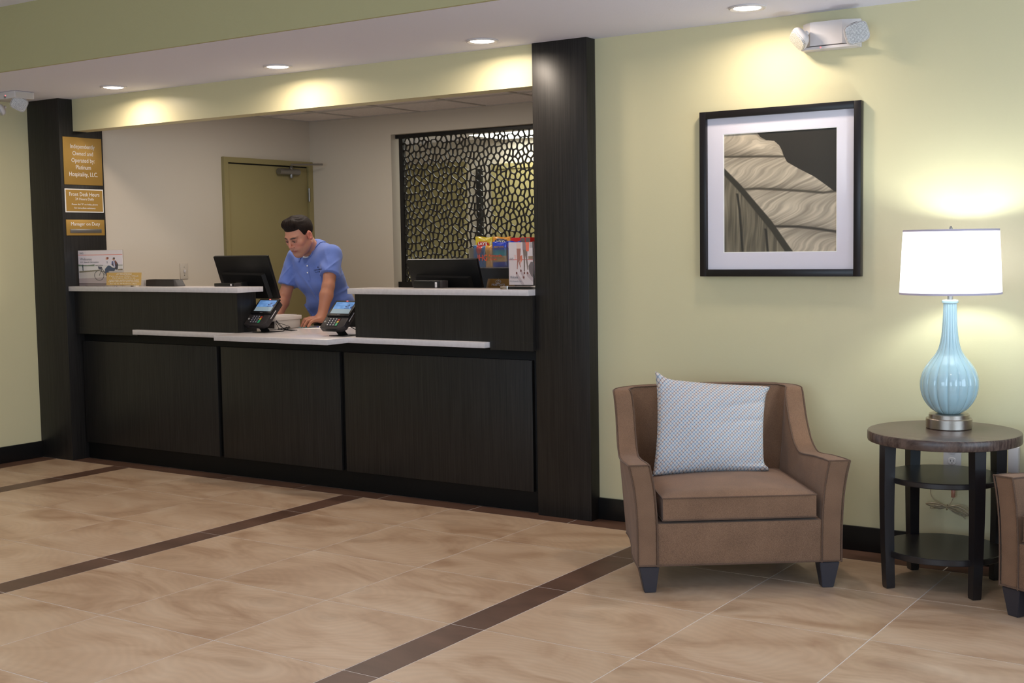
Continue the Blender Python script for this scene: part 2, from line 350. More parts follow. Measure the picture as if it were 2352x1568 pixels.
# corridor seen through the lattice
S(box('wall_corridor_back', -5.2, -.5, 4.62, 4.72, -.1, 2.5, M['cream']))
S(box('wall_corridor_left', -5.3, -5.2, 2.42, 4.72, -.1, 2.5, M['cream']))
S(box('wall_corridor_right', -.6, -.5, 2.42, 4.62, -.1, 2.5, M['cream']))
S(box('wall_corridor_front', -5.2, -4.2, 2.35, 2.42, -.1, 2.5, M['cream']))
S(box('ceiling_corridor', -5.2, -.5, 2.42, 4.62, 2.45, 2.5, M['acoustic']))
lp = thing('ceiling_light', 'bright rectangular light panel seen through the top of the lattice screen', 'light', (-3.0, 4.25, 2.43))
box('frame', -.66, .66, -.32, .32, 0.0, .02, M['white_plastic'], lp)
box('diffuser', -.62, .62, -.28, .28, -.006, -.0005, M['panel_emit'], lp)
area('corridor_light', (-3.0, 4.25, 2.41), (0, 0, -1), 1.2, .5, 12, (.98, 1.0, .9))
area('corridor_light', (-2.8, 3.1, 2.41), (0, 0, -1), 1.0, .5, 6, (.98, 1.0, .9))  # second corridor light, no panel is built for it
def flat_door(name, x0, x1, zt, y, gap=False, m_='door_olive'):
    f = S(box(name, x0 + .05, x1 - .05, y - .03, y - .004, .005, zt - .05, M[m_]))
    bm = bmesh.new()
    boxbm(bm, x0, x0 + .05, y - .045, y, 0, zt); boxbm(bm, x1 - .05, x1, y - .045, y, 0, zt); boxbm(bm, x0 + .05, x1 - .05, y - .045, y, zt - .05, zt)
    link('door_frame', bm_mesh('door_frame', bm), M[m_], f)
    return f
flat_door('door_2', -4.90, -4.12, 2.24, 4.62)
flat_door('door_3', -3.80, -2.95, 2.2, 4.62)
box('trim_corridor_shadow_gap', -3.98, -3.925, 4.57, 4.615, 0, 2.16, M['slot'])['kind'] = 'structure'

# baseboards
S(box('baseboard_back', 0.0, XW, -.015, 0.0, 0, .112, M['black_base'], bev=.003))
S(box('baseboard_left', -4.36, -4.345, -9, -.176, 0, .112, M['black_base'], bev=.003))

# floor tiles ------------------------------------------------------
G = .0026
meshes = {}
def tile(x0, x1, y0, y1, kind):
    sx = round(x1 - x0, 3); sy = round(y1 - y0, 3); k = (sx, sy, kind)
    if k not in meshes:
        bm = bmesh.new(); boxbm(bm, -sx / 2 + G, sx / 2 - G, -sy / 2 + G, sy / 2 - G, -.0009, 0)
        me = bm_mesh('tile', bm); me.materials.append(M[kind]); meshes[k] = me
    o = bpy.data.objects.new('tile', meshes[k]); C.objects.link(o); o.parent = floor; o.location = ((x0 + x1) / 2, (y0 + y1) / 2, 0)
YB = -.178
rows = [YB, -.66, -1.265, -1.87, -2.475, -3.08, -3.685, -4.29, -4.895]
cols = []
x = -4.195
cols.append((-4.195, -3.598, 0))
for s0, s1 in ((-3.598, -3.447), (-1.597, -1.443), (.423, .578), (2.44, 2.595), (4.44, 4.595)): cols.append((s0, s1, 1))
for a, b in ((-3.447, -1.597), (-1.443, .423), (.578, 2.44), (2.595, 4.44)):
    d = (b - a) / 3
    for i in range(3): cols.append((a + d * i, a + d * (i + 1), 0))
for a, b, k in cols:
    for j in range(len(rows) - 1):
        tile(a, b, rows[j + 1], rows[j], 'tile_brown' if k else 'tile_beige')
bx = [-4.36, -3.83, -3.205, -2.6, -1.972, -1.345, -.715, -.09, .535, 1.16, 1.785, 2.41, 3.035, 3.66, 4.3]
for i in range(len(bx) - 1): tile(bx[i], bx[i + 1], YB, (0 if bx[i] >= -.1 else -.04), 'tile_brown')
for j in range(len(rows) - 1): tile(-4.36, -4.195, rows[j + 1], rows[j], 'tile_brown')

# columns ----------------------------------------------------------
col1 = thing('wooden_column', 'dark wood clad column at the left end of the front desk carrying three gold signs', 'column', (-4.19, 0, 0))
box('shaft', -.17, .1664, -.176, .175, 0, H, M['ebony'], col1, bev=.002)
col2 = thing('wooden_column', 'dark wood clad column between the front desk and the green wall', 'column', (-.16, 0, 0))
box('shaft', -.163, .16, -.085, .06, 0, H, M['ebony'], col2, bev=.002)

# office door -------------------------------------------------------
XD = -4.05
door = S(box('door_1', XD + .001, XD + .012, 1.345, 2.235, .01, 2.075, M['door_olive'], bev=.002))
bm = bmesh.new()
boxbm(bm, XD + .0005, XD + .03, 1.295, 1.340, 0, 2.125); boxbm(bm, XD + .0005, XD + .03, 2.240, 2.288, 0, 2.125); boxbm(bm, XD + .0005, XD + .03, 1.340, 2.240, 2.085, 2.125)
link('door_frame', bm_mesh('door_frame', bm), M['door_olive'], door)
box('shadow_gap', XD + .0006, XD + .004, 1.340, 2.240, 2.073, 2.086, M['slot'], door)
h = tube('hinge', [(XD + .03, 2.237, 1.80), (XD + .03, 2.237, 1.91)], .009, M['steel'], door, 10)
tube('hinge', [(XD + .03, 2.237, .95), (XD + .03, 2.237, 1.06)], .009, M['steel'], door, 10)
cl = tube('door_closer', [(XD + .045, 1.87, 2.035), (XD + .045, 2.10, 2.035)], .026, M['steel'], door, 16)
lathe('closer_pinion', [(.012, -.045), (.014, -.04), (.014, .045), (.01, .05)], M['steel'], cl, 16, loc=(XD + .05, 2.01, 2.03))
tube('closer_arm', [(XD + .05, 2.01, 2.082), (XD + .10, 1.955, 2.088), (XD + .16, 2.10, 2.092), (XD + .22, 2.20, 2.094)], .008, M['steel'], cl, 8)

# light switch on office wall --------------------------------------
sw = thing('light_switch', 'ivory light switch plate on the cream office wall left of the olive door', 'switch', (XD, .885, 1.26))
box('switch_plate', 0.0005, .007, -.037, .037, -.058, .058, M['plate'], sw, bev=.002)
box('toggle', .007, .017, -.006, .006, -.010, .012, M['white_plastic'], sw, bev=.002)
for z in (-.03, .03): lathe('screw', [(.0035, 0), (.003, .0015)], M['steel'], sw, 10, mtx=Matrix.Translation((.007, 0, z)) @ Matrix.Rotation(PI / 2, 4, 'Y'))

# lattice screen -----------------------------------------------------
def clip(poly, p, n):
    out = []
    for i in range(len(poly)):
        a = poly[i]; b = poly[(i + 1) % len(poly)]
        da = (a[0] - p[0]) * n[0] + (a[1] - p[1]) * n[1]; db = (b[0] - p[0]) * n[0] + (b[1] - p[1]) * n[1]
        if da <= 0: out.append(a)
        if (da < 0 < db) or (db < 0 < da):
            t = da / (da - db); out.append((a[0] + (b[0] - a[0]) * t, a[1] + (b[1] - a[1]) * t))
    return out
def radial(poly, c, K):
    res = []
    for k in range(K):
        a = 2 * PI * k / K; d = (math.cos(a), math.sin(a)); best = None
        for i in range(len(poly)):
            p = poly[i]; q = poly[(i + 1) % len(poly)]; ex, ey = q[0] - p[0], q[1] - p[1]
            den = d[0] * ey - d[1] * ex
            if abs(den) < 1e-12: continue
            t = ((p[0] - c[0]) * ey - (p[1] - c[1]) * ex) / den; s = ((p[0] - c[0]) * d[1] - (p[1] - c[1]) * d[0]) / den
            if t > 0 and -1e-6 <= s <= 1 + 1e-6 and (best is None or t < best): best = t
        res.append((c[0] + d[0] * (best or 0.001), c[1] + d[1] * (best or 0.001)))
    return res
def build_lattice(x0, x1, z0, z1, y, th, half, K=18):
    rnd = random.Random(5); pts = []
    base = []
    PW, PH = .36, .39                       # the cut pattern repeats
    tries = 0
    while len(base) < 62 and tries < 9000:
        tries += 1
        p = (rnd.random() * PW, rnd.random() * PH, rnd.choice((.026, .034, .046, .05)))
        ok = True
        for q in base:
            dx = abs(p[0] - q[0]); dx = min(dx, PW - dx); dz = abs(p[1] - q[1]); dz = min(dz, PH - dz)
            if math.hypot(dx * 1.12, dz * .9) < (p[2] + q[2]) / 2: ok = False; break
        if ok: base.append(p)
    for i in range(-1, int((x1 - x0) / PW) + 2):
        for j in range(-1, int((z1 - z0) / PH) + 2):
            for q in base:
                p = (x0 + i * PW + q[0], z0 + j * PH + q[1])
                if x0 - .08 < p[0] < x1 + .08 and z0 - .08 < p[1] < z1 + .08: pts.append(p)
    P = np.array(pts); V = []; Fc = []
    for p in pts:
        if not (x0 < p[0] < x1 and z0 < p[1] < z1): continue
        d = np.hypot(P[:, 0] - p[0], P[:, 1] - p[1]); nb = [i for i in np.argsort(d)[1:26] if d[i] < .2]
        outer = [(max(x0, p[0] - .15), max(z0, p[1] - .15)), (min(x1, p[0] + .15), max(z0, p[1] - .15)), (min(x1, p[0] + .15), min(z1, p[1] + .15)), (max(x0, p[0] - .15), min(z1, p[1] + .15))]
        inner = [(a + (half if a == x0 else -half if a == x1 else 0), b + (half if b == z0 else -half if b == z1 else 0)) for a, b in outer]
        for i in nb:
            n = ((P[i, 0] - p[0]) / d[i], (P[i, 1] - p[1]) / d[i]); mid = ((P[i, 0] + p[0]) / 2, (P[i, 1] + p[1]) / 2)
            outer = clip(outer, mid, n); inner = clip(inner, (mid[0] - n[0] * half, mid[1] - n[1] * half), n)
        if len(outer) < 3: continue
        if len(inner) < 3: inner = [p, (p[0] + .001, p[1]), (p[0], p[1] + .001)]
        for _ in range(2):                   # round the corners of the hole
            inner = [q for i in range(len(inner)) for q in ((inner[i][0] * .82 + inner[(i + 1) % len(inner)][0] * .18, inner[i][1] * .82 + inner[(i + 1) % len(inner)][1] * .18),
                                                            (inner[i][0] * .18 + inner[(i + 1) % len(inner)][0] * .82, inner[i][1] * .18 + inner[(i + 1) % len(inner)][1] * .82))]
        c = (sum(q[0] for q in inner) / len(inner), sum(q[1] for q in inner) / len(inner))
        # the outer sample angles include the true corners so neighbouring cells meet
        O = radial(outer, c, K)
        for q in outer:
            a = math.atan2(q[1] - c[1], q[0] - c[0]) % (2 * PI); k = int(round(a / (2 * PI / K))) % K
            if math.hypot(O[k][0] - q[0], O[k][1] - q[1]) < .02: O[k] = q
        I = radial(inner, c, K)
        b = len(V)
        for ring, yy in ((O, y), (I, y), (I, y + th), (O, y + th)):
            V += [(q[0], yy, q[1]) for q in ring]
        for r in range(3):
            for k in range(K):
                k2 = (k + 1) % K; Fc.append((b + r * K + k, b + r * K + k2, b + (r + 1) * K + k2, b + (r + 1) * K + k))
    return mesh('lattice', V, Fc)
ls = thing('lattice_screen', 'black cut-out lattice screen filling the window opening behind the front desk', 'screen', (0, 0, 0))
me = build_lattice(-3.115, -1.38, 1.135, 2.275, 2.356, .012, .0043)
lat = link('lattice', me, mat('black_lattice', rgb(30, 27, 26), .38, spec=.5), ls, .5)
lat['kind'] = 'stuff'
box('frame_rail', -3.184, -1.351, 2.345, 2.385, 1.091, 1.137, M['black_base'], ls)
box('frame_rail', -3.184, -1.351, 2.345, 2.385, 2.273, 2.301, M['black_base'], ls)
box('frame_stile', -3.150, -3.113, 2.346, 2.384, 1.137, 2.273, M['black_base'], ls)
box('frame_stile', -1.382, -1.351, 2.346, 2.384, 1.137, 2.273, M['black_base'], ls)

# ------------------------------------------------------------------ front desk
desk = thing('front_desk', 'long dark wood front desk with three flat panels and raised ends', 'desk', (-2.17, .3, 0))
def dbox(name, x0, x1, y0, y1, z0, z1, m_, bev=0.0015, parent=desk):
    L_ = desk.location
    return box(name, x0 - L_.x, x1 - L_.x, y0 - L_.y, y1 - L_.y, z0 - L_.z, z1 - L_.z, M[m_], parent, bev=bev)
dbox('carcass', -4.0236, -.323, -.040, .54, 0, .862, 'laminate_black')
for a, b in ((-4.012, -2.712), (-2.676, -1.694), (-1.660, -.362)):
    dbox('panel', a, b, -.066, -.0405, .114, .811, 'ebony', .002)
dbox('riser', -4.0236, -2.472, -.11, .05, .906, 1.151, 'ebony', 0)
dbox('riser', -1.528, -.324, -.11, .05, .906, 1.151, 'ebony', 0)
dbox('riser_skirt', -4.0236, -3.395, -.11, -.041, .8635, .9058, 'ebony', 0)
dbox('riser_skirt', -.595, -.324, -.11, -.041, .8635, .9058, 'ebony', 0)
pts = [(-4.0226, .60), (-4.0226, -.04), (-3.39, -.04), (-3.39, -.155), (-2.45, -.155), (-2.45, -.33), (-1.55, -.33), (-1.55, -.155), (-.60, -.155), (-.60, -.04), (-.324, -.04), (-.324, .60)]
tag(prism('worktop', pts, .8745, .9055, M['quartz'], bev=.002), 'long lower white quartz worktop projecting in the middle of the front desk', 'worktop')
tag(box('raised_counter', -4.0226, -2.418, -.155, .062, 1.1525, 1.184, M['quartz'], bev=.002), 'raised white quartz counter on the left end of the front desk', 'counter')
tag(box('raised_counter', -1.548, -.3235, -.15, .062, 1.1525, 1.184, M['quartz'], bev=.002), 'raised white quartz counter on the right end of the front desk', 'counter')

# signs on the left column (they face +X) -----------------------------
XS = -4.0236
def sign(name, label, z0, z1, rows, border=False):
    t = thing(name, label, 'sign', (XS, .003, (z0 + z1) / 2), 0, 'gold signs on the left column'); hh = (z1 - z0) / 2
    if border: box('border', .0003, .003, -.1565, .1565, -hh, hh, M['letter'], t); box('face', .003, .0048, -.149, .149, -hh + .0075, hh - .0075, M['gold'], t)
    else: box('face', .0003, .0048, -.1565, .1565, -hh, hh, M['gold'], t, bev=.0008)
    fr = frame((.0054, 0, 0), (0, 1, 0), (0, 0, 1))
    text_block('lettering', rows, fr, M['letter'], t)
    return t
sign('wall_sign', 'tall gold sign reading Independently Owned and Operated, topmost on the column', 1.869, 2.188,
     [('Independently', .076, .198, .038), ('Owned and', .038, .166, .029), ('Operated by:', -.0175, .188, .038), ('Platinum', -.055, .122, .029), ('Hospitality, LLC.', -.111, .232, .038)])
sign('wall_sign', 'white-edged gold Front Desk Hours sign, middle of three on the column', 1.683, 1.842,
     [('Front Desk Hours', .030, .246, .026), ('24 Hours Daily', -.002, .152, .022), ('Please dial "0" on lobby phone', -.034, .212, .015), ('for immediate assistance', -.056, .172, .013)], True)
t = sign('wall_sign', 'small gold Manager on Duty sign with grey name slot, lowest on the column', 1.527, 1.634, [('Manager on Duty', .006, .236, .030)])
box('name_slot', .0052, .009, -.128, .128, -.036, -.010, M['steel'], t, bev=.001)

# recessed lights ------------------------------------------------------
LX = [(-3.281, 'recessed ceiling light nearest the left wooden column'), (-1.874, 'second recessed ceiling light from the left, above the middle of the desk'),
      (-.467, 'recessed ceiling light just left of the right wooden column'), (.956, 'recessed ceiling light above the framed leaf picture')]
for x, lab in LX:
    t = thing('recessed_light', lab, 'light', (x, -.318, H), group='recessed lights in the lowered ceiling')
    lathe('trim_ring', [(.060, -.0005), (.060, -.004), (.076, -.009), (.082, -.0045), (.082, -.0005)], M['white_plastic'], t, 48)
    lathe('lens', [(.001, -.0072), (.045, -.0070), (.0595, -.0045), (.0595, -.0008)][::-1], M['lens_emit'], t, 40)
    area('spot_glow', (0, 0, -.012), (0, 0, -1), .12, .12, 5.2, WARM, math.radians(166), 'DISK', t)

# ------------------------------------------------------------------ framed leaf picture
def seg_x(v, pts):
    ys_ = [p[1] for p in pts]; xs_ = [p[0] for p in pts]; return np.interp(v, ys_, xs_)
def vnoise(x, y, seed=0):
    xi = np.floor(x).astype(int); yi = np.floor(y).astype(int); fx = x - xi; fy = y - yi
    def hsh(a, b):
        n = (a * 374761393 + b * 668265263 + seed * 1442695041) & 0x7fffffff
        n = (n ^ (n >> 13)) * 1274126177 & 0x7fffffff
        return ((n ^ (n >> 16)) & 0xffff) / 65535.0
    sx = fx * fx * (3 - 2 * fx); sy = fy * fy * (3 - 2 * fy)
    return (hsh(xi, yi) * (1 - sx) + hsh(xi + 1, yi) * sx) * (1 - sy) + (hsh(xi, yi + 1) * (1 - sx) + hsh(xi + 1, yi + 1) * sx) * sy
def leaf_print(u, v):
    edge = np.interp(u, [0, .30, .335, .385, .455, .50, .525, .54, .57, .67, .80, .89, .97, 1], [-.2, 0, .045, .072, .082, .12, .165, .21, .262, .32, .388, .452, .512, .52])
    mid = np.interp(u, [-.1, 0, .16, .43, .59, .7], [.19, .31, .47, .78, 1.0, 1.14])
    v1 = np.interp(u, [0, .27, .54], [.19, .20, .213]); v2 = np.interp(u, [.12, .16, .3, .5, .73, .88, 1], [.465, .470, .468, .482, .505, .522, .512]); v3 = np.interp(u, [.42, .45, .67, .85, 1], [.772, .785, .792, .815, .84])
    curves = [edge - .02 * 0, v1, v2, v3, v3 + .32]
    # streaks sweeping out of each vein
    def streak(top, bot, seed):
        t = np.clip((v - top) / np.maximum(bot - top, .02), 0, 1)
        bend = np.where(t > .45, (t - .45) ** 1.5 * 1.1, -(.45 - t) ** 1.6 * 1.5)
        a = u + bend * .55 + .06 * vnoise(u * 6, v * 6, seed)
        s = .5 * vnoise(a * 34, t * 2.2 + 3, seed) + .32 * vnoise(a * 80, t * 3.5, seed + 1) + .2 * vnoise(a * 11, t * 2, seed + 2)
        return s, t
    bands = [(np.minimum(edge, v1), v1, 1), (v1, v2, 5), (v2, v3, 9), (v3, v3 + .33, 13)]
    L = np.full(u.shape, .5); 
    for tp, bt, sd in bands:
        s, t = streak(tp, bt, sd); k = (v >= tp) & (v <= bt)
        val = .40 + .42 * s + .10 * np.sin(PI * t) - .12 * np.exp(-((1 - t) * 7) ** 2) * (sd != 13)
        L = np.where(k, val, L)
    above = v < mid
    light = np.stack([L * .93 + .05, L * .885 + .035, L * .79 + .02], -1)
    # lower left half, darker and running up the page
    a = u * 1.15 - .1 * (1 - v) ** 2 + .05 * vnoise(u * 8, v * 4, 40)
    fx = np.abs(((u - .0) / .19) % 1 - .5)
    s2 = .5 * vnoise(a * 40 + 6 * fx * v, v * 3, 21) + .35 * vnoise(a * 90, v * 5 - 4 * fx, 22) + .25 * vnoise(u * 7, v * 5, 23)
    L2 = .16 + .42 * s2
    dark = np.stack([L2 * .95 + .03, L2 * .89 + .025, L2 * .76 + .01], -1)
    col = np.where(above[..., None], light, dark)
    def line(mask_d, wd, c, strength=1.0):
        nonlocal col
        k = np.clip(1 - np.abs(mask_d) / wd, 0, 1)[..., None] ** .6 * strength
        col = col * (1 - k) + np.array(c) * k
    line(np.where((u < .545) & above, v - v1, 1), .012, (.26, .235, .19), .9)
    line(np.where((u > .14) & above, v - v2, 1), .013, (.27, .245, .20), .95)
    line(np.where((u > .42) & above, v - v3, 1), .014, (.20, .18, .15), 1)
    x4 = np.interp(v, [.5, .51, .64, 1], [.12, .125, .145, .172]); line(np.where((v > mid) & (v > .5), u - x4, 1), .014, (.13, .12, .095))
    x5 = np.interp(v, [.8, .82, 1], [.375, .383, .40]); line(np.where((v > mid) & (v > .8), u - x5, 1), .014, (.12, .11, .09))
    mw = .026 + .012 * np.clip(u / .5, 0, 1)
    k = np.clip((mw - np.abs(v - mid) * .72) / .01, 0, 1)[..., None]
    col = col * (1 - k) + np.array((.20, .185, .145)) * k
    k = np.clip((edge - v) / .004, 0, 1)[..., None] * (u > .29)[..., None]
    bgc = np.array((.145, .13, .105)) + .03 * (vnoise(u * 5, v * 5, 70)[..., None] - .5)
    col = col * (1 - k) + bgc * k
    return np.clip(col, 0, 1)
pic = thing('framed_picture', 'square black framed leaf print with wide white mat on the green wall', 'picture', (.981, 0, 1.641))
X0, X1, Z0, Z1 = -.392, .392, -.391, .389; FW = .033
for nm, a in (('frame_side', (X0, X0 + FW, -.036, -.001, Z0, Z1)), ('frame_side', (X1 - FW, X1, -.036, -.001, Z0, Z1)), ('frame_side', (X0 + FW, X1 - FW, -.036, -.001, Z0, Z0 + FW)), ('frame_side', (X0 + FW, X1 - FW, -.036, -.001, Z1 - FW, Z1))):
    box(nm, *a, M['frame_black'], pic, bev=.0015)
bm = bmesh.new(); p0, p1, q0, q1 = -.279, .276, -.279, .281
for a in ((X0 + FW, p0, -.014, -.010, Z0 + FW, Z1 - FW), (p1, X1 - FW, -.014, -.010, Z0 + FW, Z1 - FW), (p0, p1, -.014, -.010, Z0 + FW, q0), (p0, p1, -.014, -.010, q1, Z1 - FW)): boxbm(bm, *a)
link('mat_board', bm_mesh('mat_board', bm), M['mat_board'], pic)
bm = bmesh.new(); e_ = .003
for a in ((p0, p0 + e_, -.013, -.009, q0, q1), (p1 - e_, p1, -.013, -.009, q0, q1), (p0, p1, -.0129, -.0091, q0, q0 + e_), (p0, p1, -.0129, -.0091, q1 - e_, q1)): boxbm(bm, *a)
link('mat_bevel', bm_mesh('mat_bevel', bm), M['bevel_white'], pic)
print_grid('print', leaf_print, 330, 330, p1 - p0, q1 - q0, frame(((p0 + p1) / 2, -.0085, (q0 + q1) / 2), (1, 0, 0), (0, 0, 1)), M['print_gloss'], pic)
gl = mat('picture_glass', (1, 1, 1, 1), 0.0, trans=1, ior=1.5)
def thin_glass(name, f=1.0, rough=0.0, tint=(1, 1, 1, 1)):
    m = bpy.data.materials.new(name); m.use_nodes = True; nt = m.node_tree; nt.nodes.clear(); N = nt.nodes.new; L = nt.links.new
    o = N('ShaderNodeOutputMaterial'); mx = N('ShaderNodeMixShader'); tr = N('ShaderNodeBsdfTransparent'); tr.inputs[0].default_value = tint; g = N('ShaderNodeBsdfGlossy'); g.inputs['Roughness'].default_value = rough
    fr = N('ShaderNodeFresnel'); fr.inputs[0].default_value = 1.45; mm = N('ShaderNodeMath'); mm.operation = 'MULTIPLY'; mm.inputs[1].default_value = f; gm = N('ShaderNodeNewGeometry'); iv = N('ShaderNodeMath'); iv.operation = 'SUBTRACT'; iv.inputs[0].default_value = f; L(gm.outputs['Backfacing'], iv.inputs[1]); iv.use_clamp = True; L(iv.outputs[0], mm.inputs[1]); L(fr.outputs[0], mm.inputs[0])
    L(mm.outputs[0], mx.inputs[0]); L(tr.outputs[0], mx.inputs[1]); L(g.outputs[0], mx.inputs[2]); L(mx.outputs[0], o.inputs[0]); return m
M['glass'] = thin_glass('thin_glass')
me = mesh('glazing', [(X0 + FW, -.018, Z0 + FW), (X1 - FW, -.018, Z0 + FW), (X1 - FW, -.018, Z1 - FW), (X0 + FW, -.018, Z1 - FW)], [(0, 1, 2, 3)])
link('glazing', me, M['glass'], pic)

# ------------------------------------------------------------------ emergency lights
lens_m = mat('ribbed_clear_lens', rgb(228, 226, 226), .12, spec=.9, coat=.6)
nt = lens_m.node_tree; b_ = nt.nodes['Principled BSDF']; tcn = nt.nodes.new('ShaderNodeTexCoord'); ck = nt.nodes.new('ShaderNodeTexVoronoi'); ck.inputs['Scale'].default_value = 210; ck.inputs['Randomness'].default_value = .25
nt.links.new(tcn.outputs['Object'], ck.inputs[0]); bp = nt.nodes.new('ShaderNodeBump'); bp.inputs['Distance'].default_value = .0015; bp.inputs['Strength'].default_value = .9
nt.links.new(ck.outputs[0], bp.inputs['Height']); nt.links.new(bp.outputs[0], b_.inputs['Normal'])
crr = nt.nodes.new('ShaderNodeValToRGB'); crr.color_ramp.elements[0].color = rgb(238, 236, 236); crr.color_ramp.elements[1].color = rgb(120, 118, 120); crr.color_ramp.elements[1].position = .75
nt.links.new(ck.outputs[0], crr.inputs[0]); nt.links.new(crr.outputs[0], b_.inputs['Base Color'])
def superbox(name, rings, mat_, parent, mtx, n=32, e=4.0):
    """rings: (y, halfw, halfh) rounded-rectangle sections stacked along y"""
    V = []; Fc = []
    for (y, a, b) in rings:
        for k in range(n):
            t_ = 2 * PI * k / n; c_, s_ = math.cos(t_), math.sin(t_)
            r_ = (abs(c_) ** e + abs(s_) ** e) ** (-1 / e); V.append((a * r_ * c_, y, b * r_ * s_))
    for i in range(len(rings) - 1):
        for k in range(n):
            k2 = (k + 1) % n; Fc.append((i * n + k, (i + 1) * n + k, (i + 1) * n + k2, i * n + k2))
    Fc.append(tuple(range(n))); Fc.append(tuple((len(rings) - 1) * n + k for k in range(n))[::-1])
    return link(name, mesh(name, V, Fc), mat_, parent, .7, mtx)
def lamp_head(parent, loc, aim, roll=0.0, s=1.0, up=(0, 0, 1)):
    y = -Vector(aim).normalized(); z = Vector(up); x = y.cross(z).normalized(); z = x.cross(y).normalized()
    m_ = Matrix((x, y, z)).transposed().to_4x4() @ Matrix.Rotation(roll, 4, 'Y'); m_.translation = Vector(loc)
    m_ = m_ @ Matrix.Scale(s, 4)
    hd = superbox('lamp_head', [(-.001, .046, .040), (.010, .047, .041), (.020, .044, .038), (.032, .030, .026), (.038, .014, .012)], M['white_plastic'], parent, m_)
    superbox('lens', [(-.010, .034, .029), (-.009, .042, .036), (-.002, .0445, .0385)], lens_m, hd, Matrix.Identity(4))
    box('vent_slot', -.012, .012, .006, .012, .0405, .0418, M['slot'], hd)
    tube('swivel', [(0, .036, 0), (0, .05, 0)], .010, M['white_plastic'], hd, 12)
    return hd
el = thing('emergency_light', 'white twin-head emergency light high on the green wall above the picture', 'emergency light', (1.232, 0, 2.265))
box('back_plate', -.132, .132, -.022, -.001, 0, .122, M['white_plastic'], el, bev=.002)
hx = .132
V = [(-hx, -.022, .014), (hx, -.022, .014), (hx, -.022, .122), (-hx, -.022, .122), (-.085, -.062, .018), (.062, -.062, .018), (.062, -.062, .122), (-.085, -.062, .122)]
link('housing', mesh('housing', V, [(4, 5, 6, 7), (0, 4, 7, 3), (5, 1, 2, 6), (0, 1, 5, 4), (3, 7, 6, 2), (0, 3, 2, 1)]), M['white_plastic'], el)
box('bottom_ledge', -.130, .130, -.064, -.0221, .0005, .0135, M['white_plastic'], el, bev=.003)
lathe('led', [(.003, 0), (.002, .001)], M['red_led'], el, 10, mtx=Matrix.Translation((-.035, -.0645, .008)) @ Matrix.Rotation(PI / 2, 4, 'X'))
lamp_head(el, (-.124, -.108, .044), (-.58, -.55, -.60), -.35, 1.12)
lamp_head(el, (.146, -.112, .046), (.40, -.90, -.18), -.30, 1.12)
el2 = thing('emergency_light', 'emergency light fixed to the ceiling at the left edge above the left wall', 'emergency light', (-3.99, -.535, H))
box('housing', -.14, .115, -.072, .072, -.046, -.001, M['white_plastic'], el2, bev=.004)
box('seam_strip', .1155, .118, -.065, .060, -.042, -.006, M['grey_plastic'], el2)
lathe('led', [(.004, 0), (.003, .0015)], M['red_led'], el2, 10, mtx=Matrix.Translation((.02, -.0725, -.026)) @ Matrix.Rotation(PI / 2, 4, 'X'))
for zz in (-.032, -.040): box('button_slot', .005, .026, -.0745, -.0722, zz - .0012, zz + .0012, M['slot'], el2)
lamp_head(el2, (.085, -.02, -.078), (.82, -.50, -.25), .45, 1.08)
lamp_head(el2, (-.10, -.04, -.105), (-.35, -.80, -.45), .2, .95)

# ------------------------------------------------------------------ armchair
def smooth_interp(x, xs_, ys_):
    i = np.searchsorted(xs_, x) - 1; i = max(0, min(len(xs_) - 2, i)); t_ = (x - xs_[i]) / (xs_[i + 1] - xs_[i]); t_ = max(0, min(1, t_))
    # monotone-ish cubic
    def sl(k):
        if k <= 0 or k >= len(xs_) - 1: return 0.0 if k <= 0 else (ys_[k] - ys_[k - 1]) / (xs_[k] - xs_[k - 1])
        a = (ys_[k] - ys_[k - 1]) / (xs_[k] - xs_[k - 1]); b = (ys_[k + 1] - ys_[k]) / (xs_[k + 1] - xs_[k]); return 0 if a * b <= 0 else 2 * a * b / (a + b)
    h_ = xs_[i + 1] - xs_[i]; m0 = sl(i) * h_; m1 = sl(i + 1) * h_
    return (2 * t_ ** 3 - 3 * t_ ** 2 + 1) * ys_[i] + (t_ ** 3 - 2 * t_ ** 2 + t_) * m0 + (-2 * t_ ** 3 + 3 * t_ ** 2) * ys_[i + 1] + (t_ ** 3 - t_ ** 2) * m1
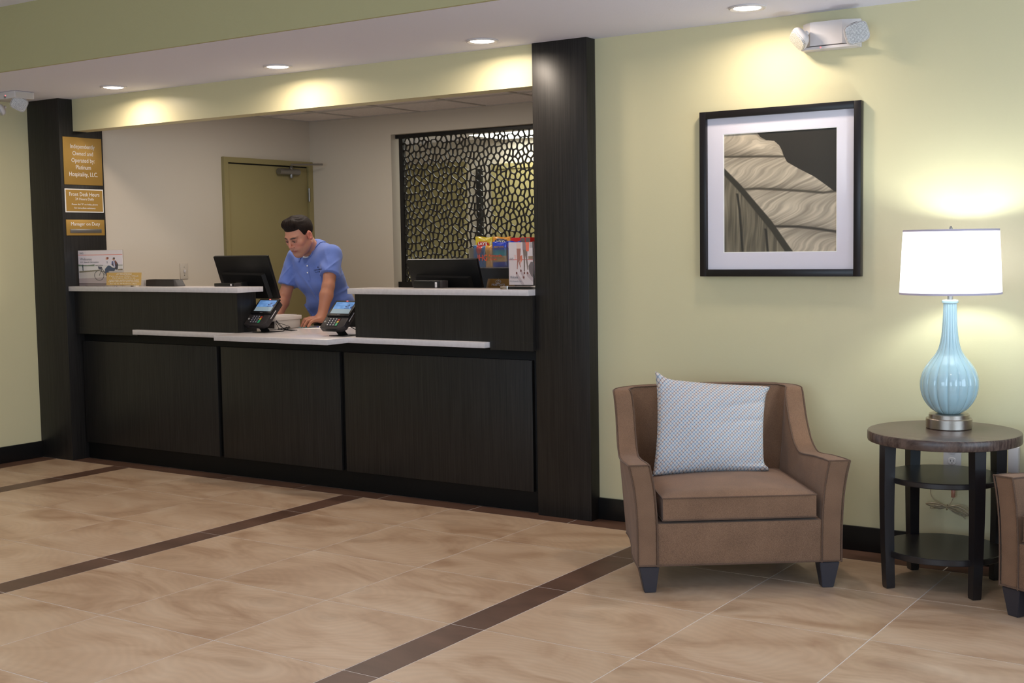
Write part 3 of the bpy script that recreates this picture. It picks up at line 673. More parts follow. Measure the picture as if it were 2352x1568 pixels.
def make_chair(label, loc, rz):
    t = thing('armchair', label, 'armchair', loc, rz, 'brown armchairs along the green wall')
    YBK = .70; TH = .082; RC = .10; Z0_ = .108
    # U path around the outside (bottom line), left front -> back -> right front
    path = []
    n1 = 26
    tp = lambda y:   .418 + .010 * max(0, min(1, (y - .3) / .3))
    for k in range(n1): path.append((-tp((YBK - RC) * k / (n1 - 1)), (YBK - RC) * k / (n1 - 1), -1, 0))
    for k in range(1, 8):
        a = PI / 2 * k / 8; path.append((-.428 + RC * (1 - math.cos(a)), YBK - RC + RC * math.sin(a), -math.cos(a), math.sin(a)))
    n2 = 17
    for k in range(n2): path.append((-.428 + RC + (.856 - 2 * RC) * k / (n2 - 1), YBK, 0, 1))
    for k in range(1, 8):
        a = PI / 2 * (1 - k / 8); path.append((.428 - RC * (1 - math.cos(a)), YBK - RC + RC * math.sin(a), math.cos(a), math.sin(a)))
    for k in range(n1): path.append((tp((YBK - RC) * (1 - k / (n1 - 1))), (YBK - RC) * (1 - k / (n1 - 1)), 1, 0))
    def height(x, y, ny):
        h_ = smooth_interp(y, [0, .2, .38, .46, .52, .57, .62, .70], [.524, .512, .498, .53, .60, .69, .755, .764])
        if ny > .99: h_ = .762 + .012 * (1 - (x / .42) ** 2)
        return h_
    sec = []      # per station: list of points, outer bottom -> outer top -> inner top -> inner bottom
    for (x, y, nx, ny) in path:
        h_ = height(x, y, ny); P_ = []
        for k in range(9):
            f = k / 8; z = Z0_ + (h_ - Z0_) * f
            sd_ = max(0, min(1, (.55 - y) / .35)); fl = .034 * sd_ * f ** 3.4 + .014 * (1 - sd_) * ny * f ** 1.5
            P_.append((x + nx * fl, y + ny * fl * 1.35, z))
        ti = TH
        for k in range(9):
            f = 1 - k / 8; z = Z0_ + (h_ - Z0_) * f
            sd_ = max(0, min(1, (.55 - y) / .35)); fl = .034 * sd_ * f ** 3.4 + .030 * (1 - sd_) * ny * f ** 1.5
            P_.append((x + nx * (fl * .9 - ti), y + ny * (fl * 1.35 - ti) - 0 * ny, z + (.001 if k == 0 else 0)))
        tb_ = max(0, min(1, (y - .08) / .5)); tb_ = tb_ * tb_ * (3 - 2 * tb_)
        P_ = [(p[0] - (1 if p[0] > 0 else -1) * min(1, abs(p[0]) / .3) * .050 * tb_ * (1 - (p[2] - Z0_) / (h_ - Z0_)), p[1] - ny * .055 * (1 - (p[2] - Z0_) / (h_ - Z0_)), p[2]) for p in P_]
        sec.append(P_)
    ns = len(sec[0]); V = [p for s_ in sec for p in s_]; Fc = []
    for i in range(len(sec) - 1):
        for k in range(ns):
            k2 = (k + 1) % ns; Fc.append((i * ns + k, (i + 1) * ns + k, (i + 1) * ns + k2, i * ns + k2))
    Fc.append(tuple(range(ns))); Fc.append(tuple((len(sec) - 1) * ns + k for k in range(ns))[::-1])
    bm = bmesh.new(); bv = [bm.verts.new(p) for p in V]
    for f in Fc: bm.faces.new([bv[i] for i in f])
    bmesh.ops.recalc_face_normals(bm, faces=bm.faces)
    es = [e for e in bm.edges if len(e.link_faces) == 2 and e.calc_face_angle(0) > .8]
    bmesh.ops.bevel(bm, geom=es, offset=.010, segments=3, profile=.5, affect='EDGES')
    shell = link('upholstered_shell', bm_mesh('shell', bm), M['chair'], t, .9)
    r_ = .0032; lst = []
    off = .002
    lst.append([(p[8][0], p[8][1], p[8][2] - .002) for p in sec])                                    # outer top welt
    lst.append([(p[9][0], p[9][1], p[9][2] - .002) for p in sec])                                    # inner top welt
    for s_ in (0, -1):
        ln = sec[s_]; y_ = -.002
        lst.append([(p[0], y_, p[2]) for p in ln[:9]]); lst.append([(p[0], y_, p[2]) for p in ln[9:]] + [(ln[-1][0], y_, .112)])
        lst.append([(ln[8][0], y_, ln[8][2]), (ln[9][0], y_, ln[9][2])])
    lst.append([(p[0][0], p[0][1], .113) for p in sec]); lst.append([(-.418, -.002, .113), (.418, -.002, .113)])
    tubes('welt', lst, r_, M['chair_welt'], t, 6)
    box('front_rail', -.337, .337, 0.001, .09, Z0_, .284, M['chair'], t, bev=.004)
    box('seat_base', -.337, .337, .09, .62, .13, .28, M['chair'], t)
    # seat cushion with a domed top
    nx_, ny_ = 18, 16; V = []; Fc = []
    def cu(u, v, top):
        x = (u - .5) * .636; y = -.008 + v * .60
        e = min(u, 1 - u, v, 1 - v); r = min(1, e / .05) ** .5
        dome = .028 * (math.sin(PI * u) ** .6) * (math.sin(PI * min(1, v * 1.0)) ** .6)
        x *= (.985 + .015 * r); z = (.396 + dome if top else .290 - .003 * r) - (.007 * (1 - r) if top else -.007 * (1 - r))
        return (x, y + (0.006 * (1 - r) if v < .5 else 0), z)
    for tp in (0, 1):
        for i in range(nx_ + 1):
            for j in range(ny_ + 1): V.append(cu(i / nx_, j / ny_, tp))
    o_ = (nx_ + 1) * (ny_ + 1)
    for i in range(nx_):
        for j in range(ny_):
            a = i * (ny_ + 1) + j; Fc.append((a, a + 1, a + ny_ + 2, a + ny_ + 1)); Fc.append((o_ + a, o_ + a + ny_ + 1, o_ + a + ny_ + 2, o_ + a + 1))
    rim = [i * (ny_ + 1) for i in range(nx_ + 1)] + [nx_ * (ny_ + 1) + j for j in range(1, ny_ + 1)] + [i * (ny_ + 1) + ny_ for i in range(nx_ - 1, -1, -1)] + [j for j in range(ny_ - 1, 0, -1)]
    for a, b in zip(rim, rim[1:] + rim[:1]): Fc.append((a, b, o_ + b, o_ + a))
    cush = link('seat_cushion', mesh('cushion', V, Fc), M['chair'], t, 1.0)
    topl = [V[o_ + a] for a in rim]; botl = [V[a] for a in rim]
    tubes('cushion_welt', [[(p[0] * 1.003, p[1] - (.002 if p[1] < .1 else 0), p[2] - .001) for p in topl + topl[:1]], [(p[0] * 1.003, p[1] - (.002 if p[1] < .1 else 0), p[2] + .001) for p in botl + botl[:1]]], r_, M['chair_welt'], t, 6)
    # back cushion panel between the side borders
    # legs: tapered square blocks
    def leg(xo, xi, xbo, xbi, y0, y1, yb0, yb1):
        V = [(xbo, yb0, 0.001), (xbi, yb0, 0.001), (xbi, yb1, 0.001), (xbo, yb1, 0.001), (xo, y0, .107), (xi, y0, .107), (xi, y1, .107), (xo, y1, .107)]
        bm = bmesh.new(); bv = [bm.verts.new(p) for p in V]
        for f in ((0, 3, 2, 1), (4, 5, 6, 7), (0, 1, 5, 4), (1, 2, 6, 5), (2, 3, 7, 6), (3, 0, 4, 7)): bm.faces.new([bv[i] for i in f])
        bmesh.ops.recalc_face_normals(bm, faces=bm.faces)
        bmesh.ops.bevel(bm, geom=list(bm.edges), offset=.002, segments=2, affect='EDGES')
        link('leg', bm_mesh('leg', bm), M['leg_grey'], t, .6)
    for s_ in (-1, 1):
        leg(s_ * .411, s_ * .329, s_ * .389, s_ * .342, .002, .080, .010, .055)
        leg(s_ * .350, s_ * .285, s_ * .340, s_ * .295, .545, .615, .565, .610)
    return t
make_chair('brown upholstered armchair holding the patterned cushion, left of the round side table', (1.1715, -.9045, 0), math.radians(36.7))
make_chair('brown upholstered armchair cut off by the right edge, right of the round side table', (2.507, -.894, 0), math.radians(-27))

# patterned cushion ---------------------------------------------------
def pillow_mat():
    m = bpy.data.materials.new('ogee_pattern_fabric'); m.use_nodes = True; nt = m.node_tree; b = nt.nodes['Principled BSDF']; N = nt.nodes.new; L = nt.links.new
    uv = N('ShaderNodeUVMap'); sp = N('ShaderNodeSeparateXYZ'); L(uv.outputs[0], sp.inputs[0])
    def mth(op, a, b_=None, c_=None):
        n = N('ShaderNodeMath'); n.operation = op
        for i, x in enumerate((a, b_, c_)):
            if x is None: continue
            if isinstance(x, (int, float)): n.inputs[i].default_value = x
            else: L(x, n.inputs[i])
        return n.outputs[0]
    U = mth('MULTIPLY', sp.outputs[0], 31.0); V = mth('MULTIPLY', sp.outputs[1], 25.0)
    cu_ = mth('COSINE', mth('MULTIPLY', U, 2 * PI)); cv = mth('COSINE', mth('MULTIPLY', V, 2 * PI))
    s = mth('ADD', cu_, cv)                                   # zero on the diamond lattice
    line = mth('SUBTRACT', 1.0, mth('MINIMUM', 1.0, mth('MULTIPLY', mth('ABSOLUTE', s), 1.2)))
    inside = mth('MINIMUM', 1.0, mth('MAXIMUM', 0.0, mth('SUBTRACT', mth('MULTIPLY', s, .9), .55)))
    row = mth('MODULO', mth('ABSOLUTE', mth('FLOOR', mth('ADD', mth('ADD', U, V), .5))), 3.0)
    sel = mth('LESS_THAN', row, .5)
    mx = N('ShaderNodeMix'); mx.data_type = 'RGBA'; mx.inputs[6].default_value = rgb(108, 141, 172); mx.inputs[7].default_value = rgb(142, 106, 96); L(sel, mx.inputs[0])
    m1 = N('ShaderNodeMix'); m1.data_type = 'RGBA'; m1.inputs[6].default_value = rgb(212, 203, 196); m1.inputs[7].default_value = rgb(190, 202, 212); L(inside, m1.inputs[0])
    m2 = N('ShaderNodeMix'); m2.data_type = 'RGBA'; L(line, m2.inputs[0]); L(m1.outputs[2], m2.inputs[6]); L(mx.outputs[2], m2.inputs[7])
    L(m2.outputs[2], b.inputs['Base Color']); b.inputs['Roughness'].default_value = .85; b.inputs['Specular IOR Level'].default_value = .2
    return m
pm = pillow_mat()
chM = Matrix.Translation((1.1715, -.9045, 0)) @ Matrix.Rotation(math.radians(35.7), 4, 'Z')
pl = thing('cushion', 'square cushion with a blue and brown diamond pattern on the brown armchair', 'cushion', tuple(chM @ Vector((0, .40, .42))), math.radians(35.7))
nP = 56; V = []; UVs = []; Fc = []
TL, TR, BR, BL = Vector((-.258, .13, .402)), Vector((.245, .155, .352)), Vector((.198, .01, -.012)), Vector((-.298, -.015, -.012))
rp = random.Random(3)
for side in (1, -1):
    for i in range(nP + 1):
        for j in range(nP + 1):
            u = i / nP; v = j / nP
            p = (TL * (1 - u) + TR * u) * (1 - v) + (BL * (1 - u) + BR * u) * v
            a = 2 * u - 1; b = 2 * v - 1
            pin = 1 - .05 * (1 - a * a) * (b ** 2) ; pin2 = 1 - .055 * (1 - b * b) * (a ** 2)      # edges drawn in between the corners
            c = (TL + TR + BR + BL) / 4; d = p - c
            p = Vector((c.x + d.x * pin2, c.y + d.y, c.z + d.z * pin))
            th = ((1 - a ** 2) * (1 - b ** 2)) ** .42 * .085
            wr = .006 * math.sin(9 * (u + .7 * v) + 2 * math.sin(5 * v)) * ((1 - a * a) * (1 - b * b)) ** .3
            # creases running from the upper right and lower right corners
            wr += -.011 * math.exp(-((v - .20 - .30 * (1 - u)) / .030) ** 2) * max(0, u - .45) * 1.6 * ((1 - a * a)) ** .25
            wr += -.007 * math.exp(-((v - .42 - .16 * (1 - u)) / .025) ** 2) * max(0, u - .45) * 1.6
            wr += .012 * math.exp(-((v - .955) / .02) ** 2) * max(0, u - .55) * 2
            nrm = Vector((.03, -.93, .36))
            q = p + nrm * (side * th * (1 if side > 0 else .7) + (wr if side > 0 else 0))
            # dog ears
            for (uu, vv, dx, dz) in ((0, 0, -.004, .026), (1, 0, .012, -.004), (1, 1, .018, .006)):
                g = math.exp(-(((u - uu) / .07) ** 2 + ((v - vv) / .07) ** 2)); q += Vector((dx, 0, dz)) * g
            V.append(q); UVs.append((u, v))
o_ = (nP + 1) ** 2
for i in range(nP):
    for j in range(nP):
        a = i * (nP + 1) + j; Fc.append((a, a + 1, a + nP + 2, a + nP + 1)); Fc.append((o_ + a, o_ + a + nP + 1, o_ + a + nP + 2, o_ + a + 1))
me = mesh('cushion_cover', V, Fc); uvl = me.uv_layers.new(name='UVMap')
for lp_ in me.loops: uvl.data[lp_.index].uv = UVs[lp_.vertex_index]
bm = bmesh.new(); bm.from_mesh(me); bmesh.ops.remove_doubles(bm, verts=bm.verts, dist=.0004); bmesh.ops.recalc_face_normals(bm, faces=bm.faces); bm.to_mesh(me); bm.free()
link('cover', me, pm, pl, 3.1)

# ------------------------------------------------------------------ side table
tb = thing('side_table', 'round three-tier side table, walnut top and black legs, between the armchairs', 'table', (1.838, -.385, 0))
lathe('table_top', [(.290, .591), (.299, .594), (.301, .600), (.301, .628), (.298, .6335), (.292, .635)], M['walnut'], tb, 96)
lathe('shelf', [(.228, .432), (.231, .435), (.231, .452), (.228, .455)], M['table_black'], tb, 72)
lathe('shelf', [(.238, .130), (.241, .133), (.241, .153), (.238, .156)], M['table_black'], tb, 72)
for k in range(4):
    a = PI / 4 + k * PI / 2
    V = []; Fc = []; zz = [0.001, .012, .1, .2, .3, .4, .5, .592]
    for z in zz:
        f = z / .592; hw = .0185 + .0055 * f; rc = .247 - .008 * (1 - f) + .006 * math.sin(PI * f)
        if z == .001: hw *= .92
        for (dx, dy) in ((-1, -1), (1, -1), (1, 1), (-1, 1)): V.append((rc + dx * hw, dy * hw, z))
    for i in range(len(zz) - 1):
        for j in range(4): j2 = (j + 1) % 4; Fc.append((i * 4 + j, i * 4 + j2, (i + 1) * 4 + j2, (i + 1) * 4 + j))
    Fc.append((3, 2, 1, 0)); n_ = (len(zz) - 1) * 4; Fc.append((n_, n_ + 1, n_ + 2, n_ + 3))
    bm = bmesh.new(); bv = [bm.verts.new(p) for p in V]
    for f in Fc: bm.faces.new([bv[i] for i in f])
    es = [e for e in bm.edges if e.calc_face_angle(0) > .8]; bmesh.ops.bevel(bm, geom=es, offset=.003, segments=2, affect='EDGES')
    link('leg', bm_mesh('leg', bm), M['table_black'], tb, .6, Matrix.Rotation(a, 4, 'Z'))

# ------------------------------------------------------------------ table lamp
lx, ly = 1.838, -.31
lm = thing('table_lamp', 'table lamp with fluted pale blue glass body and white drum shade', 'lamp', (lx, ly, .6352))
lathe('base', [(.088, .0003), (.091, .003), (.0915, .040), (.089, .043), (.080, .0435), (.080, .058), (.077, .061), (.03, .0612)], M['metal'], lm, 72)
prof = [(.040, .061), (.052, .066), (.072, .080), (.092, .103), (.107, .130), (.1145, .158), (.1165, .185), (.113, .212), (.104, .238), (.090, .262), (.073, .284), (.057, .305), (.046, .326), (.039, .350), (.034, .378), (.031, .41), (.0285, .45), (.027, .49), (.0265, .513)]
pp = [(p.x, p.y) for p in spline([(r, z, 0) for r, z in prof], 4)]
glassy = mat('pale_blue_glazed_glass', rgb(182, 214, 222), .10, spec=.6, var=.07, vscale=5, coat=.8)
def flu(a, z):
    k = abs(math.cos(8 * a)); dd = .055 if z < .33 else .085
    return 1 - dd * (1 - k) ** 2.2
lathe('body', pp, glassy, lm, 192, flute=flu, smooth=1.2)
lathe('collar', [(.026, .512), (.032, .515), (.033, .521), (.031, .527), (.024, .529)], glassy, lm, 48)
lathe('stem', [(.0105, .529), (.0105, .60), (.008, .602), (.008, .66)], M['steel'], lm, 24)
sm = bpy.data.materials.new('linen_shade'); sm.use_nodes = True; nt = sm.node_tree; nt.nodes.clear(); N = nt.nodes.new; L = nt.links.new
o = N('ShaderNodeOutputMaterial'); mx = N('ShaderNodeMixShader'); mx.inputs[0].default_value = .36; df = N('ShaderNodeBsdfDiffuse'); df.inputs[0].default_value = (.88, .86, .9, 1); tl = N('ShaderNodeBsdfTranslucent'); tl.inputs[0].default_value = (.86, .80, .98, 1)
L(df.outputs[0], mx.inputs[1]); L(tl.outputs[0], mx.inputs[2]); L(mx.outputs[0], o.inputs[0])
RB, RT, ZB, ZT = .200, .187, .552, .815
V = []; Fc = []; sg = 96
for k in range(sg):
    a = 2 * PI * k / sg; V += [(RB * math.cos(a), RB * math.sin(a), ZB), (RT * math.cos(a), RT * math.sin(a), ZT)]
for k in range(sg):
    k2 = (k + 1) % sg; Fc.append((2 * k, 2 * k2, 2 * k2 + 1, 2 * k + 1))
link('shade', mesh('shade', V, Fc), sm, lm, 1)
trm = mat('shade_trim_tape', rgb(196, 188, 206), .8)
for nm, r_, z_ in (('shade_trim', RB, ZB), ('shade_trim', RT, ZT - .008)):
    V = []; Fc = []
    for k in range(sg):
        a = 2 * PI * k / sg
        for rr, z2 in ((r_ + .0006, z_), (r_ + .0006 - (.0005 if z_ > .7 else .0005), z_ + .008), (r_ - .0012, z_ + .008), (r_ - .0012, z_)): V.append((rr * math.cos(a), rr * math.sin(a), z2))
    for k in range(sg):
        k2 = (k + 1) % sg
        for j in range(4): j2 = (j + 1) % 4; Fc.append((4 * k + j, 4 * k2 + j, 4 * k2 + j2, 4 * k + j2))
    link(nm, mesh(nm, V, Fc), trm, lm, .6)
lathe('finial', [(.004, .806), (.006, .812), (.007, .820), (.003, .828)], M['steel'], lm, 16)
tubes('spider', [[(-RT + .001, 0, .807), (RT - .001, 0, .807)], [(0, -RT + .001, .807), (0, RT - .001, .807)], [(0, 0, .807), (.04, 0, .74), (.035, 0, .66), (.008, 0, .64)], [(0, 0, .807), (-.04, 0, .74), (-.035, 0, .66), (-.008, 0, .64)]], .0018, M['steel'], lm, 6)
bulbm = mat('frosted_bulb', (1, 1, 1, 1), .5, emit=(.93, 1, .96, 1), es=200)
lathe('bulb', [(.012, .655), (.016, .67), (.028, .70), (.031, .725), (.026, .748), (.012, .758)], bulbm, lm, 24)

# ------------------------------------------------------------------ wall outlets, cord
ol = thing('wall_outlet', 'double power outlet plate on the green wall behind the side table', 'outlet', (1.774, 0, .47))
box('outlet_plate', -.038, .038, -.006, -.0005, -.057, .057, M['white_plastic'], ol, bev=.002)
for z in (.024, -.024):
    r = superbox('receptacle', [(-.0085, .0155, .0135), (-.006, .0165, .0145)], M['white_plastic'], ol, Matrix.Translation((0, 0, z)), e=3)
    for dx in (-.006, .006): box('slot', dx - .001, dx + .001, -.0092, -.0086, -.003, .006, M['slot'], r)
    lathe('ground_hole', [(.0022, 0), (.002, .0006)], M['slot'], r, 10, mtx=Matrix.Translation((0, -.0086, -.008)) @ Matrix.Rotation(PI / 2, 4, 'X'))
ob = thing('wall_plate', 'white surface wall box with a side jack right of the table', 'wall plate', (2.032, 0, .475))
box('cover', -.020, .022, -.035, -.0005, -.055, .055, M['white_plastic'], ob, bev=.003)
for z in (.0, .03, -.03): lathe('jack', [(.004, 0), (.003, .002)], M['slot'], ob, 10, mtx=Matrix.Translation((-.0203, -.02, z)) @ Matrix.Rotation(-PI / 2, 4, 'Y'))
cd = thing('lamp_cord', 'bundle of clear lamp cord tied behind the side table', 'cord', (1.76, -.03, .245))
rc_ = random.Random(9); lst = []
for k in range(8):
    a = rc_.uniform(-1, 1) * .014; b = rc_.uniform(-1, 1) * .010; w_ = rc_.uniform(.06, .088)
    lst.append(spline([(0, 0, 0), (-w_ * .5, b, a + .004), (-w_, b, a * 1.3), (-w_ - .006, b * .5, a * .6), (-w_ * .5, -b, -a - .002), (0, 0, 0), (w_ * .55, b, a * 1.6 - .006), (w_ * 1.15, b, a * 1.3 - .022), (w_ * 1.22, b, -.032 + a), (w_ * .6, -b, -a * .8 - .016), (0, 0, 0)], 5))
lst.append(spline([(-.005, 0, .003), (-.06, .006, .03), (-.075, .014, .07), (-.06, .018, .12)], 6))
lst.append(spline([(.005, 0, .003), (.02, .004, .03), (.03, .01, .07), (.024, .019, .13)], 6))
lst.append(spline([(.0, 0, .0), (.05, -.006, .016), (.10, 0, .0), (.11, 0, -.04)], 6))
tubes('coil', lst, .0017, M['cord_clear'], cd, 6)
tube('tie', [(0, .012 * math.cos(a), .012 * math.sin(a)) for a in [k * PI / 5 for k in range(10)]], .002, M['cord_clear'], cd, 6, closed=True)
box('inline_switch', .018, .034, -.006, .006, .045, .085, mat('pink_clear_plastic', rgb(214, 150, 120), .3, trans=.3), cd, bev=.003)

#@@PART2@@
# ------------------------------------------------------------------ things on the desk
def monitor(label, cx, ytop, ybot, ztop, zbot, wd):
    L_ = math.hypot(ztop - zbot, ybot - ytop)
    t = thing('monitor', label, 'monitor', (cx, (ytop + ybot) / 2 + .03, .9062), 0, 'monitors on the worktop')
    o = Vector((0, ybot, zbot)) - Vector((0, t.location.y, t.location.z)); up = Vector((0, ytop - ybot, ztop - zbot)).normalized()
    fr = frame(o, (1, 0, 0), up)          # local z of fr points towards the viewer (-Y side, the back of the monitor)
    hw = wd / 2
    box('screen_housing', -hw, hw, 0, L_, -.022, 0, M['black_plastic'], t, bev=.004, mtx=fr)
    V = []; zz = [(0, .0), (.028, .018)]
    b0 = [(-hw * .80, .012), (hw * .80, .012), (hw * .76, L_ * .60), (-hw * .80, L_ * .63)]
    V = [(x, y, .0005) for x, y in b0] + [(x * .94, y * .96 + .003, .026) for x, y in b0]
    me = mesh('rear_cover', V, [(4, 5, 6, 7), (0, 1, 5, 4), (1, 2, 6, 5), (2, 3, 7, 6), (3, 0, 4, 7)])
    link('rear_cover', me, M['black_plastic'], t, None, fr)
    box('screen_panel', -hw + .012, hw - .012, .014, L_ - .012, -.0235, -.0222, mat('screen_glow', rgb(150, 170, 200), .3, emit=(.55, .65, .8, 1), es=.5), t, mtx=fr)
    box('stand_neck', -.03, .03, ytop - t.location.y - .012, ybot - t.location.y - .045, 0.008, .30, M['black_plastic'], t, bev=.004)
    bz = box('stand_base', -.10, .10, -.11, .05, 0.0, .010, M['black_plastic'], t, bev=.003)
    return t
monitor('black computer monitor seen from behind, beside the man in the blue shirt', -2.80, .24, .34, 1.370, 1.092, .487)
monitor('black computer monitor seen from behind, in front of the lattice screen', -1.175, .24, .32, 1.338, 1.10, .503)
def small_box(label, x0, x1, y0, y1, hgt, gl_):
    t = thing('card_printer', label, 'device', ((x0 + x1) / 2, (y0 + y1) / 2, 1.1843)); hw = (x1 - x0) / 2; hd = (y1 - y0) / 2
    box('body', -hw, hw * .80, -hd, hd, 0, hgt, M['black_plastic'], t, bev=.003)
    box('clear_end_cap', hw * .80 + .0005, hw, -hd + .002, hd - .002, .001, hgt, M['dark_plastic'], t, bev=.002)
    box('asset_tag', hw * .52, hw * .66, -hd - .0012, -hd - .0002, .004, hgt * .8, M['paper'], t)
    for k in range(4): box('tag_bar', hw * .545, hw * .635, -hd - .0016, -hd - .0013, hgt * (.2 + .13 * k), hgt * (.24 + .13 * k), M['slot'], t)
    return t
small_box('flat black box with white tag on the left counter before the monitor', -2.79, -2.60, .005, .055, .020, 1)
small_box('black box with barcode tag on the right counter before the monitor', -1.185, -.985, -.005, .055, .040, 1)

# printed posters ------------------------------------------------------
def poly_mask(u, v, pts):
    inside = np.zeros(u.shape, bool); n = len(pts)
    for i in range(n):
        x0, y0 = pts[i]; x1, y1 = pts[(i + 1) % n]
        c_ = ((y0 > v) != (y1 > v)) & (u < (x1 - x0) * (v - y0) / ((y1 - y0) + 1e-12) + x0); inside ^= c_
    return inside
def stroke(u, v, pts, wd, asp=1.0):
    d = np.full(u.shape, 9.0)
    for (x0, y0), (x1, y1) in zip(pts[:-1], pts[1:]):
        ex, ey = (x1 - x0), (y1 - y0) / asp; l2 = ex * ex + ey * ey + 1e-12; t_ = np.clip(((u - x0) * ex + (v - y0) / asp * ey) / l2, 0, 1)
        d = np.minimum(d, np.hypot(u - x0 - t_ * ex, (v - y0) / asp - t_ * ey))
    return d < wd
def c8(r, g, b): return np.array((r, g, b)) / 255.0
def bike_poster(u, v):
    # normalised from the 1190 x 970 poster
    P = lambda x, y: ((x - 460) / 1195, (y - 170) / 970)
    col = np.zeros(u.shape + (3,)); col[:] = c8(214, 204, 212)
    def put(k, c): col[k] = c
    put(v < .118, c8(212, 202, 206)); 
    g = v > .40; col[g] = c8(200, 196, 200)
    put((v > .118) & (v < .134), c8(210, 118, 100))
    put((v > .395 + .02 * np.sin(u * 9)) & (v < .445) & (u < .37), c8(104, 118, 100)); put((v > .41) & (v < .43) & (u > .90), c8(120, 128, 108))
    put((v > .445) & (v < .60), c8(206, 202, 202))
    put(poly_mask(u, v, [P(470, 740), P(1040, 700), P(1040, 735), P(470, 785)]), c8(120, 112, 94)); put(poly_mask(u, v, [P(1530, 685), P(1655, 675), P(1655, 710), P(1530, 715)]), c8(118, 106, 88))
    put(poly_mask(u, v, [P(470, 785), P(1040, 735), P(1660, 710), P(1660, 900), P(470, 950)]), c8(186, 178, 174))
    put(v > np.interp(u, [0, 1], [.80, .735]), c8(160, 146, 146)); put(v > .93, c8(96, 84, 84)); put(v > .965, c8(128, 116, 118))
    put(poly_mask(u, v, [P(560, 560), P(590, 560), P(595, 725), P(570, 725)]), c8(52, 70, 74))
    A = 1195 / 970
    def ring(cx, cy, rx, ry, wd, c):
        x, y = P(cx, cy); d = np.hypot((u - x) / (rx / 1195), (v - y) / (ry / 970)); put(np.abs(d - 1) < wd, c)
    ring(1018, 860, 125, 132, .06, c8(66, 66, 66)); ring(1260, 840, 60, 40, .2, c8(60, 56, 58))
    for pts in ([P(1075, 620), P(1195, 810), P(1240, 860)], [P(1100, 690), P(1020, 860)], [P(1060, 715), P(1150, 760), P(1160, 840)], [P(930, 585), P(1130, 580)], [P(1195, 810), P(1290, 760)]): put(stroke(u, v, pts, .006, A), c8(48, 46, 50))
    put(poly_mask(u, v, [P(990, 605), P(1110, 625), P(1085, 705), P(1010, 690)]), c8(62, 62, 84))
    put(poly_mask(u, v, [P(1290, 560), P(1380, 640), P(1470, 660), P(1430, 740), P(1290, 740), P(1250, 780), P(1215, 830), P(1180, 800), P(1180, 680)]), c8(48, 66, 96))
    put(poly_mask(u, v, [P(1240, 440), P(1300, 450), P(1340, 560), P(1390, 620), P(1300, 590), P(1215, 580), P(1090, 570), P(1090, 550), P(1190, 540)]), c8(214, 206, 214))
    put(poly_mask(u, v, [P(1375, 470), P(1480, 450), P(1540, 560), P(1520, 700), P(1460, 700), P(1440, 640), P(1360, 560)]), c8(44, 46, 64))
    put(poly_mask(u, v, [P(1405, 460), P(1440, 460), P(1460, 640), P(1420, 630)]), c8(180, 176, 204)); put(poly_mask(u, v, [P(1455, 455), P(1490, 470), P(1500, 560), P(1480, 560)]), c8(140, 70, 58)); put(poly_mask(u, v, [P(1370, 475), P(1395, 470), P(1385, 560), P(1360, 540)]), c8(96, 110, 170))
    put(poly_mask(u, v, [P(1236, 470), P(1256, 470), P(1256, 530), P(1240, 530)]), c8(52, 60, 90))
    for cx, cy, rx, ry, c in ((1240, 400, 32, 40, c8(206, 158, 140)), (1262, 385, 30, 30, c8(132, 66, 52)), (1425, 415, 30, 42, c8(176, 124, 104)), (1432, 392, 28, 26, c8(62, 50, 48))):
        x, y = P(cx, cy); put(np.hypot((u - x) / (rx / 1195), (v - y) / (ry / 970)) < 1, c)
    put(poly_mask(u, v, [P(1215, 780), P(1262, 790), P(1240, 832), P(1210, 830)]), c8(140, 96, 82))
    return np.clip(col * 1.13, 0, 1)
pst = thing('welcome_poster', 'white Welcome poster of two people on a bicycle in a clear stand', 'poster', (-3.772, -.085, 1.1843))
fr = frame((0, 0, .0035 + .118), (1, 0, 0), (0, 0, 1))
print_grid('picture', bike_poster, 240, 196, .452, .236, fr, M['print'], pst)
box('paper_backing', -.226, .226, .0004, .002, .0035, .2395, M['paper'], pst)
text_block('lettering', [('IHG', .094, .036, .012, -.188), ('Welcome', .052, .12, .017, -.146), ('IHG  Rewards Club members', .036, .19, .009, -.108)], frame((0, -.0008, .1215), (1, 0, 0), (0, 0, 1)), M['ink_grey'], pst)
link('holder_front', mesh('hf', [(-.229, -.0022, .001), (.229, -.0022, .001), (.229, -.0022, .242), (-.229, -.0022, .242)], [(0, 1, 2, 3)]), M['glass'], pst)
box('holder_back', -.229, .229, .003, .0045, .001, .243, M['acrylic'], pst)
box('holder_foot', -.229, .229, .0046, .08, .0003, .0025, M['acrylic'], pst)
att = thing('notice_card', 'gold ATTENTION card about debit card holds in front of the Welcome poster', 'card', (-3.50, -.118, 1.1843), .06)
fr = frame((0, 0, .050), (1, 0, 0), (0, .10, .995))
box('card', -.160, .160, -.041, .042, -.0012, -.0002, M['gold_card'], att, mtx=fr)
text_block('lettering', [('ATTENTION!', .027, .14, .009), ('If you use your Debit / Check', .014, .27, .009), ('Card upon check-in, an', .001, .21, .009), ('automatic authorization hold', -.011, .27, .008), ('will be placed on your account', -.023, .285, .009), ('for up to 10 business days.', -.036, .25, .009)], frame(fr @ Vector((0, 0, .0004)), (1, 0, 0), (0, .10, .995)), M['letter'], att)
box('clear_foot', -.075, .075, -.012, .03, .0003, .007, M['acrylic'], att, bev=.001)
dv = thing('handset_cradle', 'low charcoal device with sloped end behind the gold card', 'device', (-3.26, .0, 1.1843))
V = [(-.122, -.04), (.150, -.04), (.168, -.02), (.168, .045), (-.122, .045)]
V2 = []
bm = bmesh.new(); a = [bm.verts.new((x, y, 0)) for x, y in V]; b = [bm.verts.new((min(x, .142) if x > 0 else x, y * .9, .043)) for x, y in V]
